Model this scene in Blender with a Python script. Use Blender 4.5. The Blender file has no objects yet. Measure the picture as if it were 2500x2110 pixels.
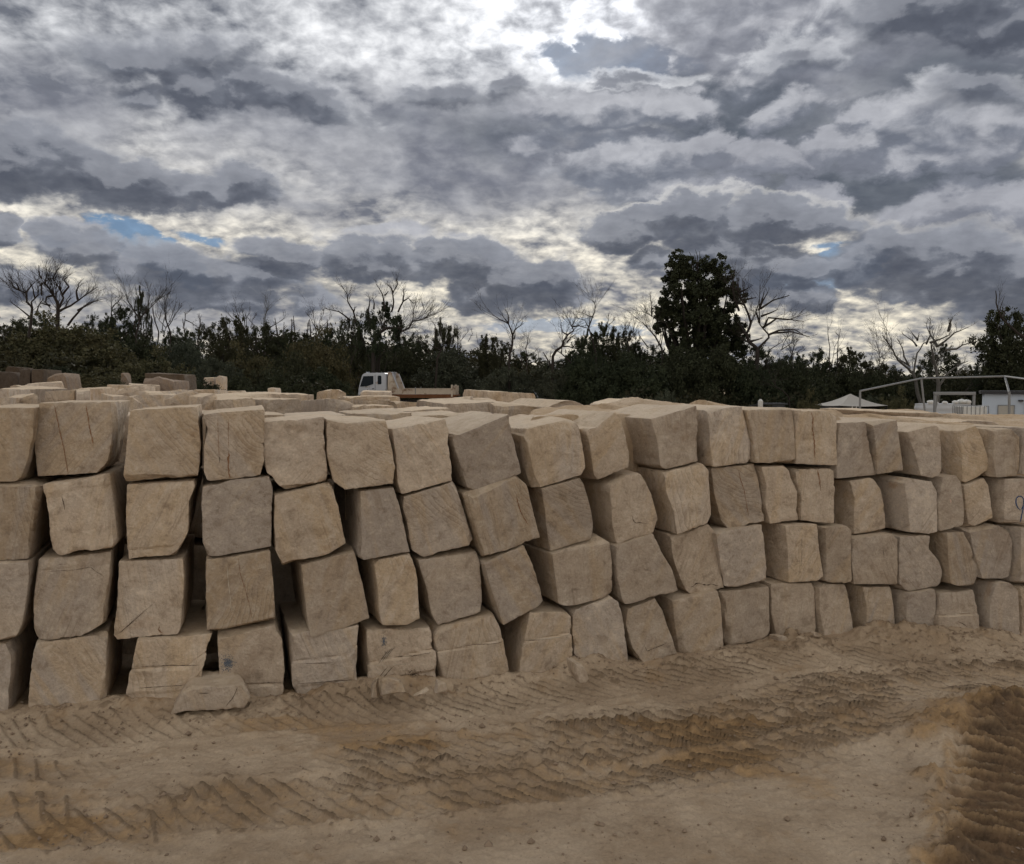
import bpy, math, random
import numpy as np
from mathutils import Vector, Matrix
from mathutils.bvhtree import BVHTree

# ------------------------------------------------------------------ set up
R = math.radians
S = bpy.context.scene
COL = S.collection
FPX, CX, CY = 2080.0, 1250.0, 1055.0      # focal length and centre, in photo pixels
EYE, HORIZON = 2.1, 935.0
PITCH = math.atan((CY - HORIZON) / FPX)

cam_d = bpy.data.cameras.new('camera')
cam_d.sensor_fit = 'HORIZONTAL'; cam_d.sensor_width = 36
cam_d.lens = 36 * FPX / 2500.0
cam_d.clip_start = 0.05; cam_d.clip_end = 3000
cam = bpy.data.objects.new('camera', cam_d); COL.objects.link(cam)
cam.location = (0, 0, EYE); cam.rotation_euler = (R(90) - PITCH, 0, 0)
S.camera = cam
S.view_settings.view_transform = 'Standard'; S.view_settings.look = 'None'
S.view_settings.gamma = 1; S.view_settings.exposure = 0.0
S.render.resolution_x, S.render.resolution_y = 1024, 864
try:
    S.cycles.max_bounces = 5; S.cycles.diffuse_bounces = 3; S.cycles.use_adaptive_sampling = True; S.cycles.adaptive_threshold = 0.03; S.cycles.transparent_max_bounces = 6
    S.cycles.use_denoising = True
except Exception: pass

SUN_EL, SUN_AZ = R(23), R(1)              # the sun stands behind the cloud, straight ahead
sd = bpy.data.lights.new('sun', 'SUN'); sd.energy = 1.5; sd.angle = R(16); sd.color = (1.0, 0.95, 0.86)
so = bpy.data.objects.new('sun', sd); COL.objects.link(so); so.location = (0, 60, 30)
_d = Vector((math.sin(SUN_AZ) * math.cos(SUN_EL), math.cos(SUN_AZ) * math.cos(SUN_EL), math.sin(SUN_EL)))
so.rotation_euler = _d.to_track_quat('Z', 'Y').to_euler()

_cp, _sp = math.cos(PITCH), math.sin(PITCH)
def ray(px, py):
    """direction of a photo pixel, scaled so that Y = 1"""
    a, b = (px - CX) / FPX, (CY - py) / FPX
    y, z = _cp + b * _sp, -_sp + b * _cp
    return a / y, 1.0, z / y
def at(px, py, Y):
    x, _, z = ray(px, py)
    return Vector((x * Y, Y, EYE + z * Y))
def azel(px, py):
    x, y, z = ray(px, py)
    return math.atan2(x, y), math.atan2(z, math.hypot(x, y))

# ------------------------------------------------------------------ node helper
class NT:
    def __init__(s, tree): s.t = tree; s.l = tree.links
    def n(s, kind, **kw):
        nd = s.t.nodes.new(kind)
        for k, v in kw.items(): setattr(nd, k, v)
        return nd
    def put(s, sock, v):
        if v is None: return
        if isinstance(v, bpy.types.NodeSocket): s.l.new(v, sock)
        else:
            if sock.type == 'RGBA' and not hasattr(v, '__len__'): v = (v, v, v, 1)
            if sock.type == 'RGBA' and len(v) == 3: v = (*v, 1)
            sock.default_value = v
    def m(s, op, a, b=None, c=None, clamp=False):
        nd = s.n('ShaderNodeMath', operation=op, use_clamp=clamp)
        s.put(nd.inputs[0], a); s.put(nd.inputs[1], b); s.put(nd.inputs[2], c)
        return nd.outputs[0]
    def v(s, op, a, b=None, out=0):
        nd = s.n('ShaderNodeVectorMath', operation=op)
        s.put(nd.inputs[0], a); s.put(nd.inputs[1], b)
        return nd.outputs[out]
    def xyz(s, x, y, z=0.0):
        nd = s.n('ShaderNodeCombineXYZ')
        for i, q in enumerate((x, y, z)): s.put(nd.inputs[i], q)
        return nd.outputs[0]
    def sep(s, v):
        nd = s.n('ShaderNodeSeparateXYZ'); s.put(nd.inputs[0], v); return nd.outputs
    def noise(s, vec, scale, detail=4, rough=0.5, dist=0.0, lac=2.0, typ='FBM', dims='3D'):
        nd = s.n('ShaderNodeTexNoise', noise_dimensions=dims)
        try: nd.noise_type = typ
        except Exception: pass
        s.put(nd.inputs['Vector'], vec)
        for k, q in (('Scale', scale), ('Detail', detail), ('Roughness', rough), ('Distortion', dist), ('Lacunarity', lac)): s.put(nd.inputs[k], q)
        return nd.outputs[0]
    def noise2(s, vec, scale, detail=4, rough=0.5, dist=0.0): return s.noise(vec, scale, detail, rough, dist, dims='2D')
    def noisec2(s, vec, scale, detail=3, rough=0.5):
        o = s.noise(vec, scale, detail, rough, dims='2D'); return o.node.outputs[1]
    def noisec(s, vec, scale, detail=3, rough=0.5):
        nd = s.n('ShaderNodeTexNoise'); s.put(nd.inputs['Vector'], vec)
        s.put(nd.inputs['Scale'], scale); s.put(nd.inputs['Detail'], detail); s.put(nd.inputs['Roughness'], rough)
        return nd.outputs[1]
    def mr(s, v, a, b, c=0.0, d=1.0, smooth=True):
        nd = s.n('ShaderNodeMapRange', interpolation_type='SMOOTHSTEP' if smooth else 'LINEAR')
        for i, q in enumerate((v, a, b, c, d)): s.put(nd.inputs[i], q)
        return nd.outputs[0]
    def mix(s, f, a, b, mode='MIX'):
        nd = s.n('ShaderNodeMix', data_type='RGBA', blend_type=mode)
        s.put(nd.inputs[0], f); s.put(nd.inputs[6], a); s.put(nd.inputs[7], b)
        return nd.outputs[2]
    def mapping(s, vec, loc=(0, 0, 0), rot=(0, 0, 0), sc=(1, 1, 1), typ='POINT'):
        nd = s.n('ShaderNodeMapping', vector_type=typ)
        s.put(nd.inputs[0], vec); nd.inputs['Location'].default_value = loc
        nd.inputs['Rotation'].default_value = rot; nd.inputs['Scale'].default_value = sc
        return nd.outputs[0]

# ------------------------------------------------------------------ sky
def build_sky():
    w = bpy.data.worlds.new('World'); S.world = w; w.use_nodes = True
    t = w.node_tree; t.nodes.clear(); N = NT(t)
    out = N.n('ShaderNodeOutputWorld'); bg = N.n('ShaderNodeBackground')
    t.links.new(bg.outputs[0], out.inputs[0])
    STR = 0.1
    bg.inputs['Strength'].default_value = STR
    sky = N.n('ShaderNodeTexSky', sky_type='NISHITA')
    sky.sun_disc = False; sky.sun_elevation = SUN_EL; sky.sun_rotation = SUN_AZ
    d = N.n('ShaderNodeTexCoord').outputs['Generated']
    d = N.v('NORMALIZE', d)
    x, y, z = N.sep(d)[:3]
    az = N.m('ARCTAN2', x, y)
    el = N.m('ARCSINE', z)
    # cloud plane coordinates: the layer is seen in perspective, flattening towards the horizon
    zz = N.m('ADD', N.m('MAXIMUM', z, 0.0), 0.30)
    pl = N.xyz(N.m('DIVIDE', x, zz), N.m('DIVIDE', y, zz), 0.0)
    ae = N.xyz(az, N.m('MULTIPLY', el, 1.7), 0.0)
    ae0 = N.xyz(az, el, 0.0)
    # warped coordinates give the billows
    w1 = N.v('SUBTRACT', N.noisec2(ae, 7.0, 3, 0.55), (0.5, 0.5, 0.5))
    w2 = N.v('SUBTRACT', N.noisec2(ae, 26.0, 5, 0.6), (0.5, 0.5, 0.5))
    wv = N.v('ADD', N.v('MULTIPLY', w1, (0.075, 0.040, 0)), N.v('MULTIPLY', w2, (0.035, 0.026, 0)))
    wae = N.v('ADD', ae0, wv)
    soft = N.v('ADD', ae0, N.v('MULTIPLY', w1, (0.09, 0.045, 0)))
    def blobs(items, vec):
        acc = None
        for it in items:
            px, py, rx, ry, s = it[:5]; rot = it[5] if len(it) > 5 else 0
            a, e = azel(px, py)
            mp = N.mapping(vec, (a, e, 0), (0, 0, R(rot)), (rx * 1.9 / FPX, ry * 1.9 / FPX, 1.0), 'TEXTURE')
            g = N.n('ShaderNodeTexGradient', gradient_type='SPHERICAL'); t.links.new(mp, g.inputs[0])
            q = N.m('MULTIPLY', g.outputs[1], s)
            acc = q if acc is None else N.m('MAXIMUM', acc, q)
        return acc
    dark = [(389,132,210,52,.85,6),(335,227,70,34,.8,8),(466,205,110,56,.95,-14),(706,236,190,52,1.05,-8),(1106,221,190,48,.7,3),
        (60,398,190,75,1.0,0),(240,418,190,46,1.0,-3),(455,476,190,44,1.0,6),(575,455,85,55,.8,0),
        (180,600,84,44,.85,0),(10,568,38,42,.9,0),(419,664,190,60,.95,0),(420,632,56,26,.9,0),(650,676,150,50,.85,0),(540,735,190,40,.9,0),
        (718,622,130,34,.85,-8),(905,632,105,60,1.05,0),(1010,652,150,42,1.0,0),(1120,636,130,58,1.05,-8),(1196,706,110,70,1.0,0),(1165,738,90,22,.9,0),
        (42,694,130,50,.9,0),(778,735,95,42,.75,0),(520,560,90,20,.3,0),
        (2350,24,190,68,1.15,-8),(1950,140,190,60,.62,0),(2400,225,160,60,.85,-8),(1530,200,170,26,.8,0),(1250,196,120,40,.65,0),
        (1560,550,170,44,1.05,4),(1700,525,110,60,.95,0),(1915,535,165,48,1.05,-6),(1850,632,210,50,1.0,-14),(1610,625,90,45,.8,0),(2000,660,62,28,1.0,0),
        (1992,732,78,40,1.1,0),(2297,640,200,85,1.0,0),(2440,690,150,90,1.0,0),(2160,630,40,40,.85,30),(2230,735,100,30,.85,0),(1300,695,120,75,.9,0),(1400,728,120,28,.7,0),(1860,700,80,60,.9,0),(1700,650,60,40,.7,0)]
    flat = [(1818,275,190,70,1.0,-8),(2040,415,300,85,1.05,-6),(1780,350,120,60,1.0,0),(2330,365,160,30,.95,6),(2430,425,70,40,.95,0),(2150,265,130,30,.7,0),(1230,320,160,60,.5,0),(1000,300,200,50,.4,0),(2380,205,200,60,.8,-10)]
    puff = [(1440,262,230,52,.95,0),(1640,268,90,42,.9,-10),(1728,345,42,36,1.0,0),(1848,392,160,42,1.0,0),(2075,350,88,40,1.05,0),(1938,262,110,38,1.0,8),(1850,272,50,18,.8,0),(2110,270,70,34,.8,0),
        (2267,285,110,72,1.05,-8),(2416,330,130,56,1.0,16),(2200,400,150,36,.8,0),(1530,385,210,66,.95,0),(1300,340,90,60,.6,0),(2400,500,210,56,1.0,0),(1640,470,200,44,.95,0),(1990,480,80,34,1.0,-20),(2300,560,180,50,.8,0),(1950,100,260,120,.62,0),(1840,180,240,70,.6,0),
        (957,560,150,34,.75,0),(1150,590,120,30,.8,-20),(190,560,90,24,.7,0)]
    bright = [(1500,80,230,120,1.35,0),(1300,40,220,70,.8,0),(1680,50,190,70,.8,0),(1000,110,280,90,.5,-12),(450,300,200,70,.6,-12),(80,90,190,90,.55,0),(300,60,200,60,.4,0),(760,60,240,70,.5,0),(540,560,330,52,.85,-6),(850,590,150,40,.8,0),(1340,560,330,46,.75,0),(1380,640,260,30,.7,0),(2110,560,160,60,.95,0),
        (2080,720,220,40,.8,0),(1460,770,300,40,.85,0),(1650,500,60,14,.8,0),(1060,700,90,26,.8,0),(1870,455,120,16,.85,-10),(90,630,200,40,.7,0),(2350,800,300,70,.6,0),(60,520,140,40,.7,0),(980,725,90,20,.8,0),(1400,470,120,30,.4,0),(150,770,300,40,.35,0),(2000,590,150,40,.8,0)]
    blue = [(375,618,88,30,1.5,-28),(285,580,70,13,1.2,-6),(150,585,26,12,1.0,0),(2065,655,70,32,1.5,10),(1945,690,75,16,1.2,0),(1505,150,130,38,1.0,-6),(1340,792,120,14,.8,4),(1450,800,110,14,.8,-3),(500,582,60,12,.5,-10),(2010,706,50,10,.9,0),(2030,600,50,8,.5,0)]
    up_ = N.v('ADD', wae, (0.0, 0.018, 0.0))
    pf = lambda q: N.mr(q, .04, .80, 0, 1.0)
    D_ = pf(blobs(dark, wae)); D2 = pf(blobs(dark, up_)); F_ = blobs(flat, soft); P_ = pf(blobs(puff, wae)); P2 = pf(blobs(puff, up_)); B_ = blobs(bright, soft); U_ = blobs(blue, N.v('ADD', ae0, N.v('MULTIPLY', w1, (0.035, 0.018, 0))))
    # ---- high broken layer
    n_big = N.noise2(pl, 2.0, 4, 0.55)
    n_mid = N.noise2(pl, 8.0, 5, 0.56, 0.12)
    n_fin = N.noise2(pl, 24.0, 4, 0.54, 0.15)
    lay = N.m('ADD', N.m('MULTIPLY', n_big, .30), N.m('ADD', N.m('MULTIPLY', n_mid, .36), N.m('MULTIPLY', n_fin, .34)))
    lay = N.m('ADD', lay, N.m('MULTIPLY', B_, 0.135))
    lf = N.mr(lay, .40, .74, smooth=False)
    # glow round the hidden sun
    sdx = N.v('SUBTRACT', ae0, (*azel(1530, 70), 0))
    sl = N.v('LENGTH', N.v('MULTIPLY', sdx, (1.0, 1.6, 1)), out=1)
    glow = N.mr(sl, 0.60, 0.0)
    core = N.mr(sl, 0.24, 0.0)
    warm = N.mr(el, R(20), R(3))
    c_hi = N.mix(warm, (.93, .94, .96), (1.08, .98, .77))
    c_lo = N.mix(warm, (.205, .222, .265), (.205, .218, .262))
    layc = N.mix(lf, c_lo, c_hi)
    gain = N.m('ADD', 0.92, N.m('MULTIPLY', glow, 0.14))
    gain = N.m('ADD', gain, N.m('MULTIPLY', N.m('MULTIPLY', core, N.m('MULTIPLY', lf, lf)), 1.7))
    layc = N.v('SCALE', layc, None); layc.node.inputs[3].default_value = 1; t.links.new(gain, layc.node.inputs[3])
    # ---- blue gaps (the real sky shows through)
    ua = N.mr(N.m('MULTIPLY', U_, N.m('ADD', 1.0, N.m('MULTIPLY', N.m('SUBTRACT', n_fin, .5), -2.2))), .16, .40)
    skyc = N.v('SCALE', sky.outputs[0], None); skyc.node.inputs[3].default_value = STR * 0.35
    skyc = N.mix(0.7, skyc, (.15, .30, .52))
    c = N.mix(ua, layc, skyc)
    # ---- soft even veil
    V_ = blobs([(1020,370,480,130,1.0,-4),(90,260,300,100,.7,0),(700,500,420,46,.6,0),(1960,110,460,150,1.0,-6),(800,270,260,70,.7,0),(1150,460,300,60,.7,0),(2420,560,200,90,.8,0),(560,330,200,60,.6,0),(2250,480,260,60,.7,0),(500,780,500,60,.6,0),(1150,800,300,40,.4,0)], soft)
    va = N.mr(N.m('ADD', V_, N.m('MULTIPLY', N.m('SUBTRACT', n_mid, .5), .7)), .15, .70)
    vcol = N.mix(N.mr(N.m('ADD', N.m('MULTIPLY', n_big, .6), N.m('MULTIPLY', n_mid, .4)), .38, .64), (.22, .232, .28), (.36, .37, .41))
    c = N.mix(N.m('MULTIPLY', va, .85), c, vcol)
    # ---- flat blue-grey sheet
    fb = N.m('ADD', F_, N.m('MULTIPLY', N.m('SUBTRACT', n_mid, .5), .35))
    fa = N.mr(fb, .15, .62)
    fcol = N.mix(N.mr(n_big, .35, .7), (.115, .135, .17), (.175, .195, .235))
    c = N.mix(N.m('MULTIPLY', fa, .92), c, fcol)
    # ---- billows: rounded cauliflower heads at several sizes
    bw = N.v('ADD', ae, N.v('MULTIPLY', w2, (.03, .03, 0)))
    def billow(vec):
        v = N.n('ShaderNodeTexVoronoi', feature='SMOOTH_F1', voronoi_dimensions='2D'); N.put(v.inputs['Vector'], vec)
        for k, q in (('Scale', 12.0), ('Detail', 2.0), ('Roughness', .55), ('Lacunarity', 2.3), ('Smoothness', .6)): v.inputs[k].default_value = q
        return v.outputs[0]
    v0 = billow(bw); v1 = billow(N.v('ADD', bw, (0.0, 0.018, 0)))
    b0 = N.noise2(ae, 20.0, 7, 0.62, 0.3); b1 = N.noise2(ae, 5.0, 3, 0.5)
    rel = N.m('SUBTRACT', v1, v0)                      # > 0 on the upper side of a head
    def cumulus(f, f2, amp):
        body = N.m('ADD', f, N.m('ADD', N.m('MULTIPLY', N.m('SUBTRACT', .42, v0), amp * .9), N.m('MULTIPLY', N.m('SUBTRACT', b0, .5), amp * 1.5)))
        top = N.m('SUBTRACT', f, f2)
        lit = N.m('ADD', N.m('MULTIPLY', top, 1.15), N.m('MULTIPLY', rel, .55))
        lit = N.mr(N.m('ADD', lit, N.m('MULTIPLY', N.m('SUBTRACT', b0, .5), .75)), -.27, .42)
        return body, lit
    pb, plit = cumulus(P_, P2, .42)
    soft_e = N.mr(el, R(11), R(20), 0, .12)
    pa = N.mr(pb, N.m('SUBTRACT', .24, soft_e), N.m('ADD', .62, soft_e))
    pcol = N.mix(plit, (.19, .21, .26), (.46, .47, .51))
    pcol = N.mix(N.mr(b1, .35, .65, 0, .45), pcol, (.28, .29, .34))
    c = N.mix(N.m('MULTIPLY', pa, .95), c, pcol)
    db, dlit = cumulus(D_, D2, .42)
    da = N.mr(db, N.m('SUBTRACT', .22, soft_e), N.m('ADD', .60, N.m('MULTIPLY', soft_e, 1.6)))
    core_d = N.mr(N.m('ADD', db, N.m('MULTIPLY', dlit, -.62)), -.10, .72, smooth=False)
    dcol = N.mix(core_d, (.28, .30, .35), (.104, .117, .152))
    dcol = N.mix(N.m('MULTIPLY', N.mr(dlit, .55, .95), .35), dcol, (.36, .37, .41))
    c = N.mix(N.m('MULTIPLY', da, .96), c, dcol)
    # thin sunlit rims where a cloud edge lets the light through
    rim = N.m('MULTIPLY', N.m('MULTIPLY', da, N.m('SUBTRACT', 1.0, da)), 4.0)
    rim = N.m('MULTIPLY', rim, N.m('MULTIPLY', dlit, N.m('ADD', .15, N.m('MULTIPLY', glow, .6))))
    c = N.mix(N.m('MULTIPLY', rim, .55), c, c_hi)
    tex = N.m('ADD', N.m('MULTIPLY', b0, .55), N.m('MULTIPLY', n_fin, .45))
    c = N.mix(1.0, c, N.mix(N.mr(tex, .36, .64, smooth=False), (.90, .902, .91), (1.11, 1.108, 1.10)), 'MULTIPLY')
    lum = N.v('DOT_PRODUCT', c, (.3, .5, .2), out=1)
    kk = N.mr(lum, .10, .75, .88, 1.12, smooth=False)
    c2 = N.v('SCALE', c, None); t.links.new(kk, c2.node.inputs[3]); c = c2
    # ---- below the horizon
    c = N.mix(N.mr(z, -0.03, -0.005), (.10, .09, .075), c)
    # cloud behind the viewer, brightened and warmed as added fill on the stone fronts
    back = N.mr(y, 0.15, -0.5)
    c = N.mix(N.m('MULTIPLY', back, .75), c, (.82, .775, .71))
    c = N.v('SCALE', c, None); c.node.inputs[3].default_value = 1.0 / STR
    t.links.new(c, bg.inputs[0])
    try: w.cycles.sampling_method = 'MANUAL'; w.cycles.sample_map_resolution = 512
    except Exception: pass
build_sky()

# ------------------------------------------------------------------ numpy noise
def _h(ix, iy, iz, seed):
    n = (ix * 374761393 + iy * 668265263 + iz * 2147483647 + seed * 1274126177) & 0xFFFFFFFF
    n = ((n ^ (n >> 13)) * 1274126177) & 0xFFFFFFFF
    n = ((n ^ (n >> 16)) * 2246822519) & 0xFFFFFFFF
    return ((n ^ (n >> 15)) & 0xFFFF) / 32767.5 - 1.0
def vnoise(p, seed=0):
    p = np.asarray(p, float); i = np.floor(p).astype(np.int64); f = p - i
    f = f * f * f * (f * (f * 6 - 15) + 10)
    r = 0
    for a in (0, 1):
        for b in (0, 1):
            for c in (0, 1):
                w = (f[..., 0] if a else 1 - f[..., 0]) * (f[..., 1] if b else 1 - f[..., 1]) * (f[..., 2] if c else 1 - f[..., 2])
                r = r + w * _h(i[..., 0] + a, i[..., 1] + b, i[..., 2] + c, seed)
    return r
def fbm(p, seed=0, oct=4, rough=.5):
    p = np.asarray(p, float); s = 0; a = 1; t = 0
    for k in range(oct):
        s = s + a * vnoise(p * 2 ** k + 7.3 * k, seed + k); t += a; a *= rough
    return s / t
def P3(x, y, z=0.0):
    x, y = np.broadcast_arrays(x, y)
    return np.stack([x, y, np.zeros_like(x) + z], -1)
def sstep(x, a, b):
    t = np.clip((x - a) / (b - a), 0, 1); return t * t * (3 - 2 * t)

# ------------------------------------------------------------------ object helpers
def tag(o, label=None, cat=None, group=None, kind=None):
    if label: o['label'] = label
    if cat: o['category'] = cat
    if group: o['group'] = group
    if kind: o['kind'] = kind
    return o
def np_mesh(name, V, Fs, mat, smooth=True, sharp=None):
    """Fs: (n,4) or (n,3) int array"""
    Fs = np.asarray(Fs, np.int32); V = np.asarray(V, np.float32)
    me = bpy.data.meshes.new(name); k = Fs.shape[1]
    me.vertices.add(len(V)); me.vertices.foreach_set('co', V.ravel())
    me.loops.add(Fs.size); me.loops.foreach_set('vertex_index', Fs.ravel())
    me.polygons.add(len(Fs)); me.polygons.foreach_set('loop_start', np.arange(0, Fs.size, k, dtype=np.int32))
    me.polygons.foreach_set('use_smooth', np.full(len(Fs), smooth))
    me.update(calc_edges=True); me.validate()
    if sharp and smooth: me.set_sharp_from_angle(angle=sharp)
    if mat: me.materials.append(mat)
    return me
def link(name, me, parent=None, loc=(0, 0, 0), rot=(0, 0, 0)):
    o = bpy.data.objects.new(name, me); COL.objects.link(o)
    o.location = loc; o.rotation_euler = rot
    if parent: o.parent = parent
    return o
def empty(name, loc, rz=0, label=None, cat=None, group=None):
    o = bpy.data.objects.new(name, None); COL.objects.link(o)
    o.location = loc; o.rotation_euler = (0, 0, rz); o.empty_display_size = .3
    return tag(o, label, cat, group)
class MB:
    def __init__(s): s.v = []; s.f = []
    def poly(s, pts, faces):
        b = len(s.v); s.v += [tuple(p) for p in pts]; s.f += [tuple(b + i for i in f) for f in faces]
    def box(s, c, d, rz=0, ry=0, rx=0, bev=0):
        hx, hy, hz = d[0] / 2, d[1] / 2, d[2] / 2
        m = Matrix.Translation(c) @ Matrix.Rotation(rz, 4, 'Z') @ Matrix.Rotation(ry, 4, 'Y') @ Matrix.Rotation(rx, 4, 'X')
        pts = [m @ Vector((x * hx, y * hy, z * hz)) for x in (-1, 1) for y in (-1, 1) for z in (-1, 1)]
        s.poly(pts, [(0, 1, 3, 2), (4, 6, 7, 5), (0, 4, 5, 1), (2, 3, 7, 6), (0, 2, 6, 4), (1, 5, 7, 3)])
        return s
    def prism(s, prof, y0, y1, inset=0):
        """profile in the XZ plane pulled along Y"""
        n = len(prof); pts = [(x, y0, z) for x, z in prof] + [(x, y1, z) for x, z in prof]
        s.poly(pts, [tuple(range(n)), tuple(range(2 * n - 1, n - 1, -1))] + [(i, i + n, (i + 1) % n + n, (i + 1) % n) for i in range(n)])
        return s
    def tube(s, pts, rad, n=8, cap=True):
        pts = [Vector(p) for p in pts]; rad = rad if hasattr(rad, '__len__') else [rad] * len(pts)
        b = len(s.v); up = None
        for i, p in enumerate(pts):
            t = (pts[min(i + 1, len(pts) - 1)] - pts[max(i - 1, 0)]).normalized()
            if up is None: up = t.orthogonal().normalized()
            up = (up - t * up.dot(t)); up = up.normalized() if up.length > 1e-6 else t.orthogonal().normalized()
            q = t.cross(up)
            for k in range(n):
                a = 2 * math.pi * k / n
                s.v.append(tuple(p + (up * math.cos(a) + q * math.sin(a)) * rad[i]))
        for i in range(len(pts) - 1):
            for k in range(n):
                s.f.append((b + i * n + k, b + i * n + (k + 1) % n, b + (i + 1) * n + (k + 1) % n, b + (i + 1) * n + k))
        if cap:
            s.f.append(tuple(b + k for k in range(n - 1, -1, -1))); e = b + (len(pts) - 1) * n
            s.f.append(tuple(e + k for k in range(n)))
        return s
    def cyl(s, a, b, r, n=20): return s.tube([a, b], r, n)
    def build(s, name, mat, parent=None, loc=(0, 0, 0), rot=(0, 0, 0), smooth=False, bevel=0):
        me = bpy.data.meshes.new(name); me.from_pydata(s.v, [], s.f); me.validate()
        if bevel:
            import bmesh
            bm = bmesh.new(); bm.from_mesh(me)
            bmesh.ops.recalc_face_normals(bm, faces=bm.faces)
            bmesh.ops.bevel(bm, geom=bm.edges[:], offset=bevel, segments=2, affect='EDGES', profile=.6, clamp_overlap=True)
            bm.to_mesh(me); bm.free()
        if smooth or bevel:
            me.polygons.foreach_set('use_smooth', [True] * len(me.polygons)); me.set_sharp_from_angle(angle=R(38))
        me.materials.append(mat); me.update()
        return link(name, me, parent, loc, rot)

# ------------------------------------------------------------------ materials
def mat_new(name):
    m = bpy.data.materials.new(name); m.use_nodes = True
    t = m.node_tree; N = NT(t); b = t.nodes['Principled BSDF']
    b.inputs['Specular IOR Level'].default_value = .25
    return m, N, b
def mat_simple(name, col, rough=.6, metal=0, spec=.3, var=.25, scale=6, dirt=None, dirt_amt=.5, bump=0):
    m, N, b = mat_new(name)
    oc = N.n('ShaderNodeTexCoord').outputs['Object']
    n = N.noise(oc, scale, 5, .6)
    c = N.mix(n, tuple(q * (1 - var) for q in col), tuple(min(1, q * (1 + var)) for q in col))
    if dirt: c = N.mix(N.mr(N.noise(oc, scale * .45, 6, .65), .62 - dirt_amt * .3, .72 - dirt_amt * .2), c, dirt)
    N.put(b.inputs['Base Color'], c)
    b.inputs['Roughness'].default_value = rough; b.inputs['Metallic'].default_value = metal
    b.inputs['Specular IOR Level'].default_value = spec
    if bump:
        bp = N.n('ShaderNodeBump'); bp.inputs['Strength'].default_value = bump; N.put(bp.inputs['Height'], n)
        N.l.new(bp.outputs[0], b.inputs['Normal'])
    return m
def mat_stone(name, sandtop=.6, far=False, dark=1.0, gain=1.0):
    m, N, b = mat_new(name)
    tc = N.n('ShaderNodeTexCoord'); oc = tc.outputs['Object']
    oi = N.n('ShaderNodeObjectInfo'); rnd = oi.outputs['Random']
    off = N.xyz(N.m('MULTIPLY', rnd, 137.0), N.m('MULTIPLY', rnd, 71.0), N.m('MULTIPLY', rnd, 53.0))
    rot = N.n('ShaderNodeVectorRotate', rotation_type='EULER_XYZ'); N.put(rot.inputs[0], oc)
    ra = N.m('MULTIPLY', N.m('SUBTRACT', N.m('FRACT', N.m('MULTIPLY', rnd, 17.3)), .5), 1.5)
    N.put(rot.inputs['Rotation'], N.xyz(0.0, ra, 0.0))
    p = N.v('ADD', rot.outputs[0], off)
    r2 = N.m('FRACT', N.m('MULTIPLY', rnd, 41.7)); r3 = N.m('FRACT', N.m('MULTIPLY', rnd, 97.1)); r4 = N.m('FRACT', N.m('MULTIPLY', rnd, 193.3))
    big = N.noise(p, 2.3, 3, .5, .6)
    band = N.noise(N.mapping(p, sc=(7, 3, .8)), 1.2, 4, .55, .5)       # upright bedding bands
    fine = N.noise(p, 60, 6, .7)
    mot = N.noise(p, 11, 6, .68, .3)
    beige = (.50*gain, .408*gain, .318*gain); grey = (.455*gain, .388*gain, .328*gain); ochre = (.52*gain, .39*gain, .25*gain); pale = (.63*gain, .54*gain, .44*gain)
    c = N.mix(N.mr(N.m('ADD', N.m('MULTIPLY', big, .7), N.m('MULTIPLY', r2, .5)), .42, .78), beige, grey)
    c = N.mix(N.m('MULTIPLY', N.mr(N.m('ADD', band, N.m('MULTIPLY', r3, .25)), .60, .80), .55), c, ochre)
    c = N.mix(N.m('MULTIPLY', N.mr(mot, .50, .66), .55), c, pale)
    c = N.mix(N.m('MULTIPLY', N.mr(mot, .48, .30), .60), c, (.25*gain, .19*gain, .14*gain))
    # iron staining in soft patches and thin bedding veins
    c = N.mix(N.m('MULTIPLY', N.mr(N.noise(N.mapping(p, loc=(5, 3, 1)), 1.7, 4, .6, .7), .63, .74), .55), c, (.36*gain, .215*gain, .105*gain))
    vn = N.noise(N.mapping(p, loc=(9, 2, 4), sc=(2.6, 2, .32)), 2.2, 3, .5, .25)
    vein = N.mr(N.m('ABSOLUTE', N.m('SUBTRACT', vn, .5)), .005, .0)
    veinm = N.m('MULTIPLY', vein, N.m('MULTIPLY', N.mr(r4, .72, .8), N.mr(N.noise(p, 5, 3, .5), .48, .62)))
    c = N.mix(N.m('MULTIPLY', veinm, .2), c, (.24*gain, .13*gain, .07*gain))
    c = N.mix(.7, c, N.mix(fine, (.45, .45, .45), (1.55, 1.55, 1.55)), 'MULTIPLY')
    c = N.mix(N.m('MULTIPLY', N.mr(N.noise(N.mapping(p, loc=(2, 8, 6), sc=(1, 1, .7)), 3.4, 6, .7, .8), .56, .66), .40), c, pale)
    c = N.mix(N.m('MULTIPLY', N.mr(N.noise(N.mapping(p, loc=(12, 1, 3), sc=(1.4, 1, .6)), 2.4, 6, .7, .9), .55, .68), .38), c, (.29*gain, .205*gain, .135*gain))
    # dark specks
    sp = N.n('ShaderNodeTexVoronoi', feature='F1'); N.put(sp.inputs['Vector'], p); sp.inputs['Scale'].default_value = 34
    spk = N.m('MULTIPLY', N.mr(sp.outputs[0], .13, .05), N.mr(N.noise(p, 6, 2, .5), .55, .7))
    c = N.mix(N.m('MULTIPLY', spk, .65), c, (.14, .095, .06))
    # bruised, paler stone along the broken arrises; dusty saw scratches with their relief shading painted in
    geo = N.n('ShaderNodeNewGeometry'); nz = N.sep(geo.outputs['Normal'])[2]
    cen = N.v('ADD', p, N.v('MULTIPLY', N.noisec(p, 1.3, 2), (.5, .5, .5)))
    wv = N.n('ShaderNodeTexWave', wave_type='RINGS', rings_direction='Y', wave_profile='SAW')
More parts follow.
